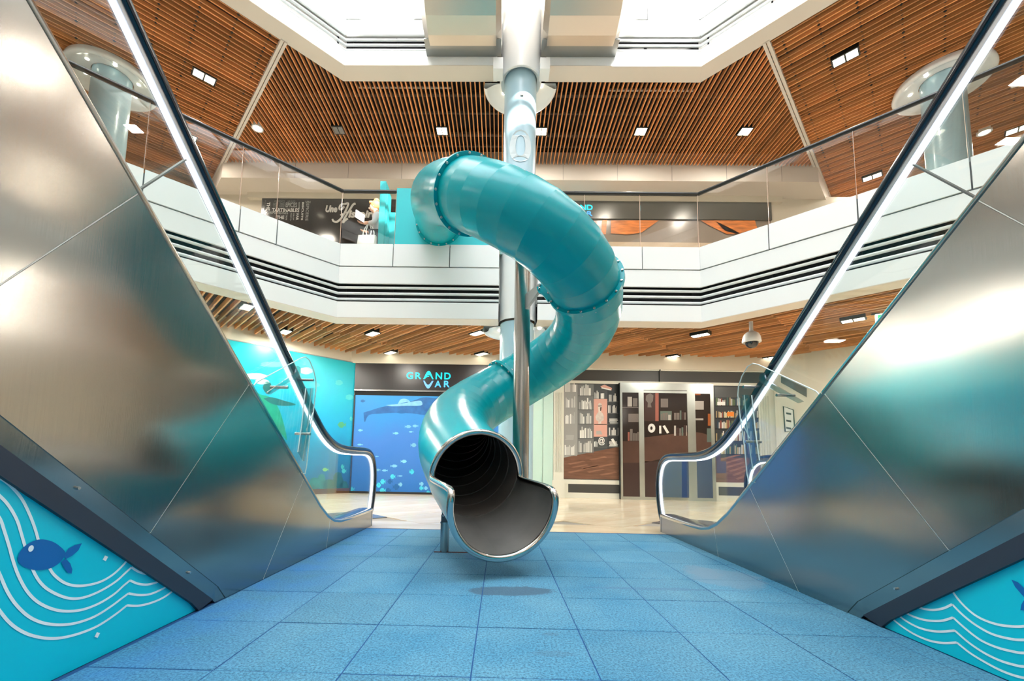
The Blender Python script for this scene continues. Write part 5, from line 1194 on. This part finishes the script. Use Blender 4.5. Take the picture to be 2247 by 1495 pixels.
for sy, zz in ((-.12, 1.20), (.10, 1.12)):      # hands: palm and fingers
    hx = -.31
    base = len([0])
    vs = [V(hx+.02, sy, zz), V(hx-.05, sy*.96, zz+.015)]; es = [(0,1)]; rd = [.026, .03]
    for f in range(4):
        s0 = len(vs); yy = sy*.96-.028+.019*f; L = (.045, .055, .052, .042)[f]
        vs += [V(hx-.075, yy, zz+.02), V(hx-.075-L*.6, yy, zz+.03), V(hx-.075-L, yy, zz+.05)]; es += [(1, s0), (s0, s0+1), (s0+1, s0+2)]; rd += [.010, .009, .008]
    s0 = len(vs); vs += [V(hx-.02, sy*.96+.03, zz+.03), V(hx-.055, sy*.9+.02, zz+.055)]; es += [(0, s0), (s0, s0+1)]; rd += [.011, .009]
    skin('hand', vs, es, rd, SKINM, pr, 1)
# head: face looking down to the left, hair, bun
hd = Vector(V(-.12, 0, 1.64))
h = MB(); h.ball(hd, .105, 20, 14, sc=(.98, .80, 1.14)); ho = h.build('head', SKINM, pr, True)
MB().ball(hd+Vector((-.105, 0, -.02)), .02, 8, 6, sc=(1.1, .7, 1.2)).build('nose', SKINM, ho, True)
for sy in (-1, 1):
    MB().ball(hd+Vector((-.088, sy*.034, .012)), .012, 8, 6, sc=(.6, 1.2, .7)).build('eye', mat('dark_eye', (50, 40, 36), .3), ho, True)
    MB().ball(hd+Vector((.01, sy*.084, -.01)), .028, 8, 6, sc=(.7, .35, 1.1)).build('ear', SKINM, ho, True)
MB().ball(hd+Vector((-.088, 0, -.062)), .022, 8, 6, sc=(.5, 1.1, .4)).build('mouth', mat('lip', (196, 120, 110), .5), ho, True)
hm = MB().ball(hd+Vector((.03, 0, .035)), .118, 20, 12, sc=(1.0, .88, 1.04)); 
for kk in range(9): hm.ball(hd+Vector((-.065+.012*(kk % 3), -.07+.0175*kk, .075+.012*(kk % 2))), .034, 8, 6)
hm.build('hair', HAIR, pr, True); MB().ball(hd+Vector((.05, 0, .155)), .062, 14, 10, sc=(1.05, 1, .85)).build('hair_bun', HAIR, pr, True)
# tablet and tote bag she carries
tb_v = MB().prism([V(-.47, -.19, 1.30), V(-.27, -.19, 1.17), V(-.27, -.16, 1.36), V(-.47, -.16, 1.49)], (0, .012, 0))
tag(fixn(tb_v.build('tablet', mat('pale_tablet', (226, 228, 246), .3))), 'pale tablet held up by the person on the gallery', 'tablet')
bg_ = thing('tote_bag', 'white tote bag hanging from the arm of the person on the gallery', 'bag', V(-.2, -.2, .40))
fixn(MB().prism([V(-.36, -.24, .86), V(.02, -.24, .86), V(.03, -.24, .50), V(-.05, -.24, .42), V(-.30, -.24, .44), V(-.47, -.24, .52), V(-.38, -.24, .66)], (0, .10, 0)).build('bag_body', mat('white_canvas', (236, 238, 236), .7), bg_))
for dx in (-.26, -.10): MB().tube(smoothpts([V(dx-.02, -.19, .85), V(dx, -.19, 1.0), V(-.17, -.15, 1.19), V(dx+.05, -.19, 1.0), V(dx+.07, -.19, .85)], 5), .011, 6).build('strap', MATS['white_canvas'], bg_, True)
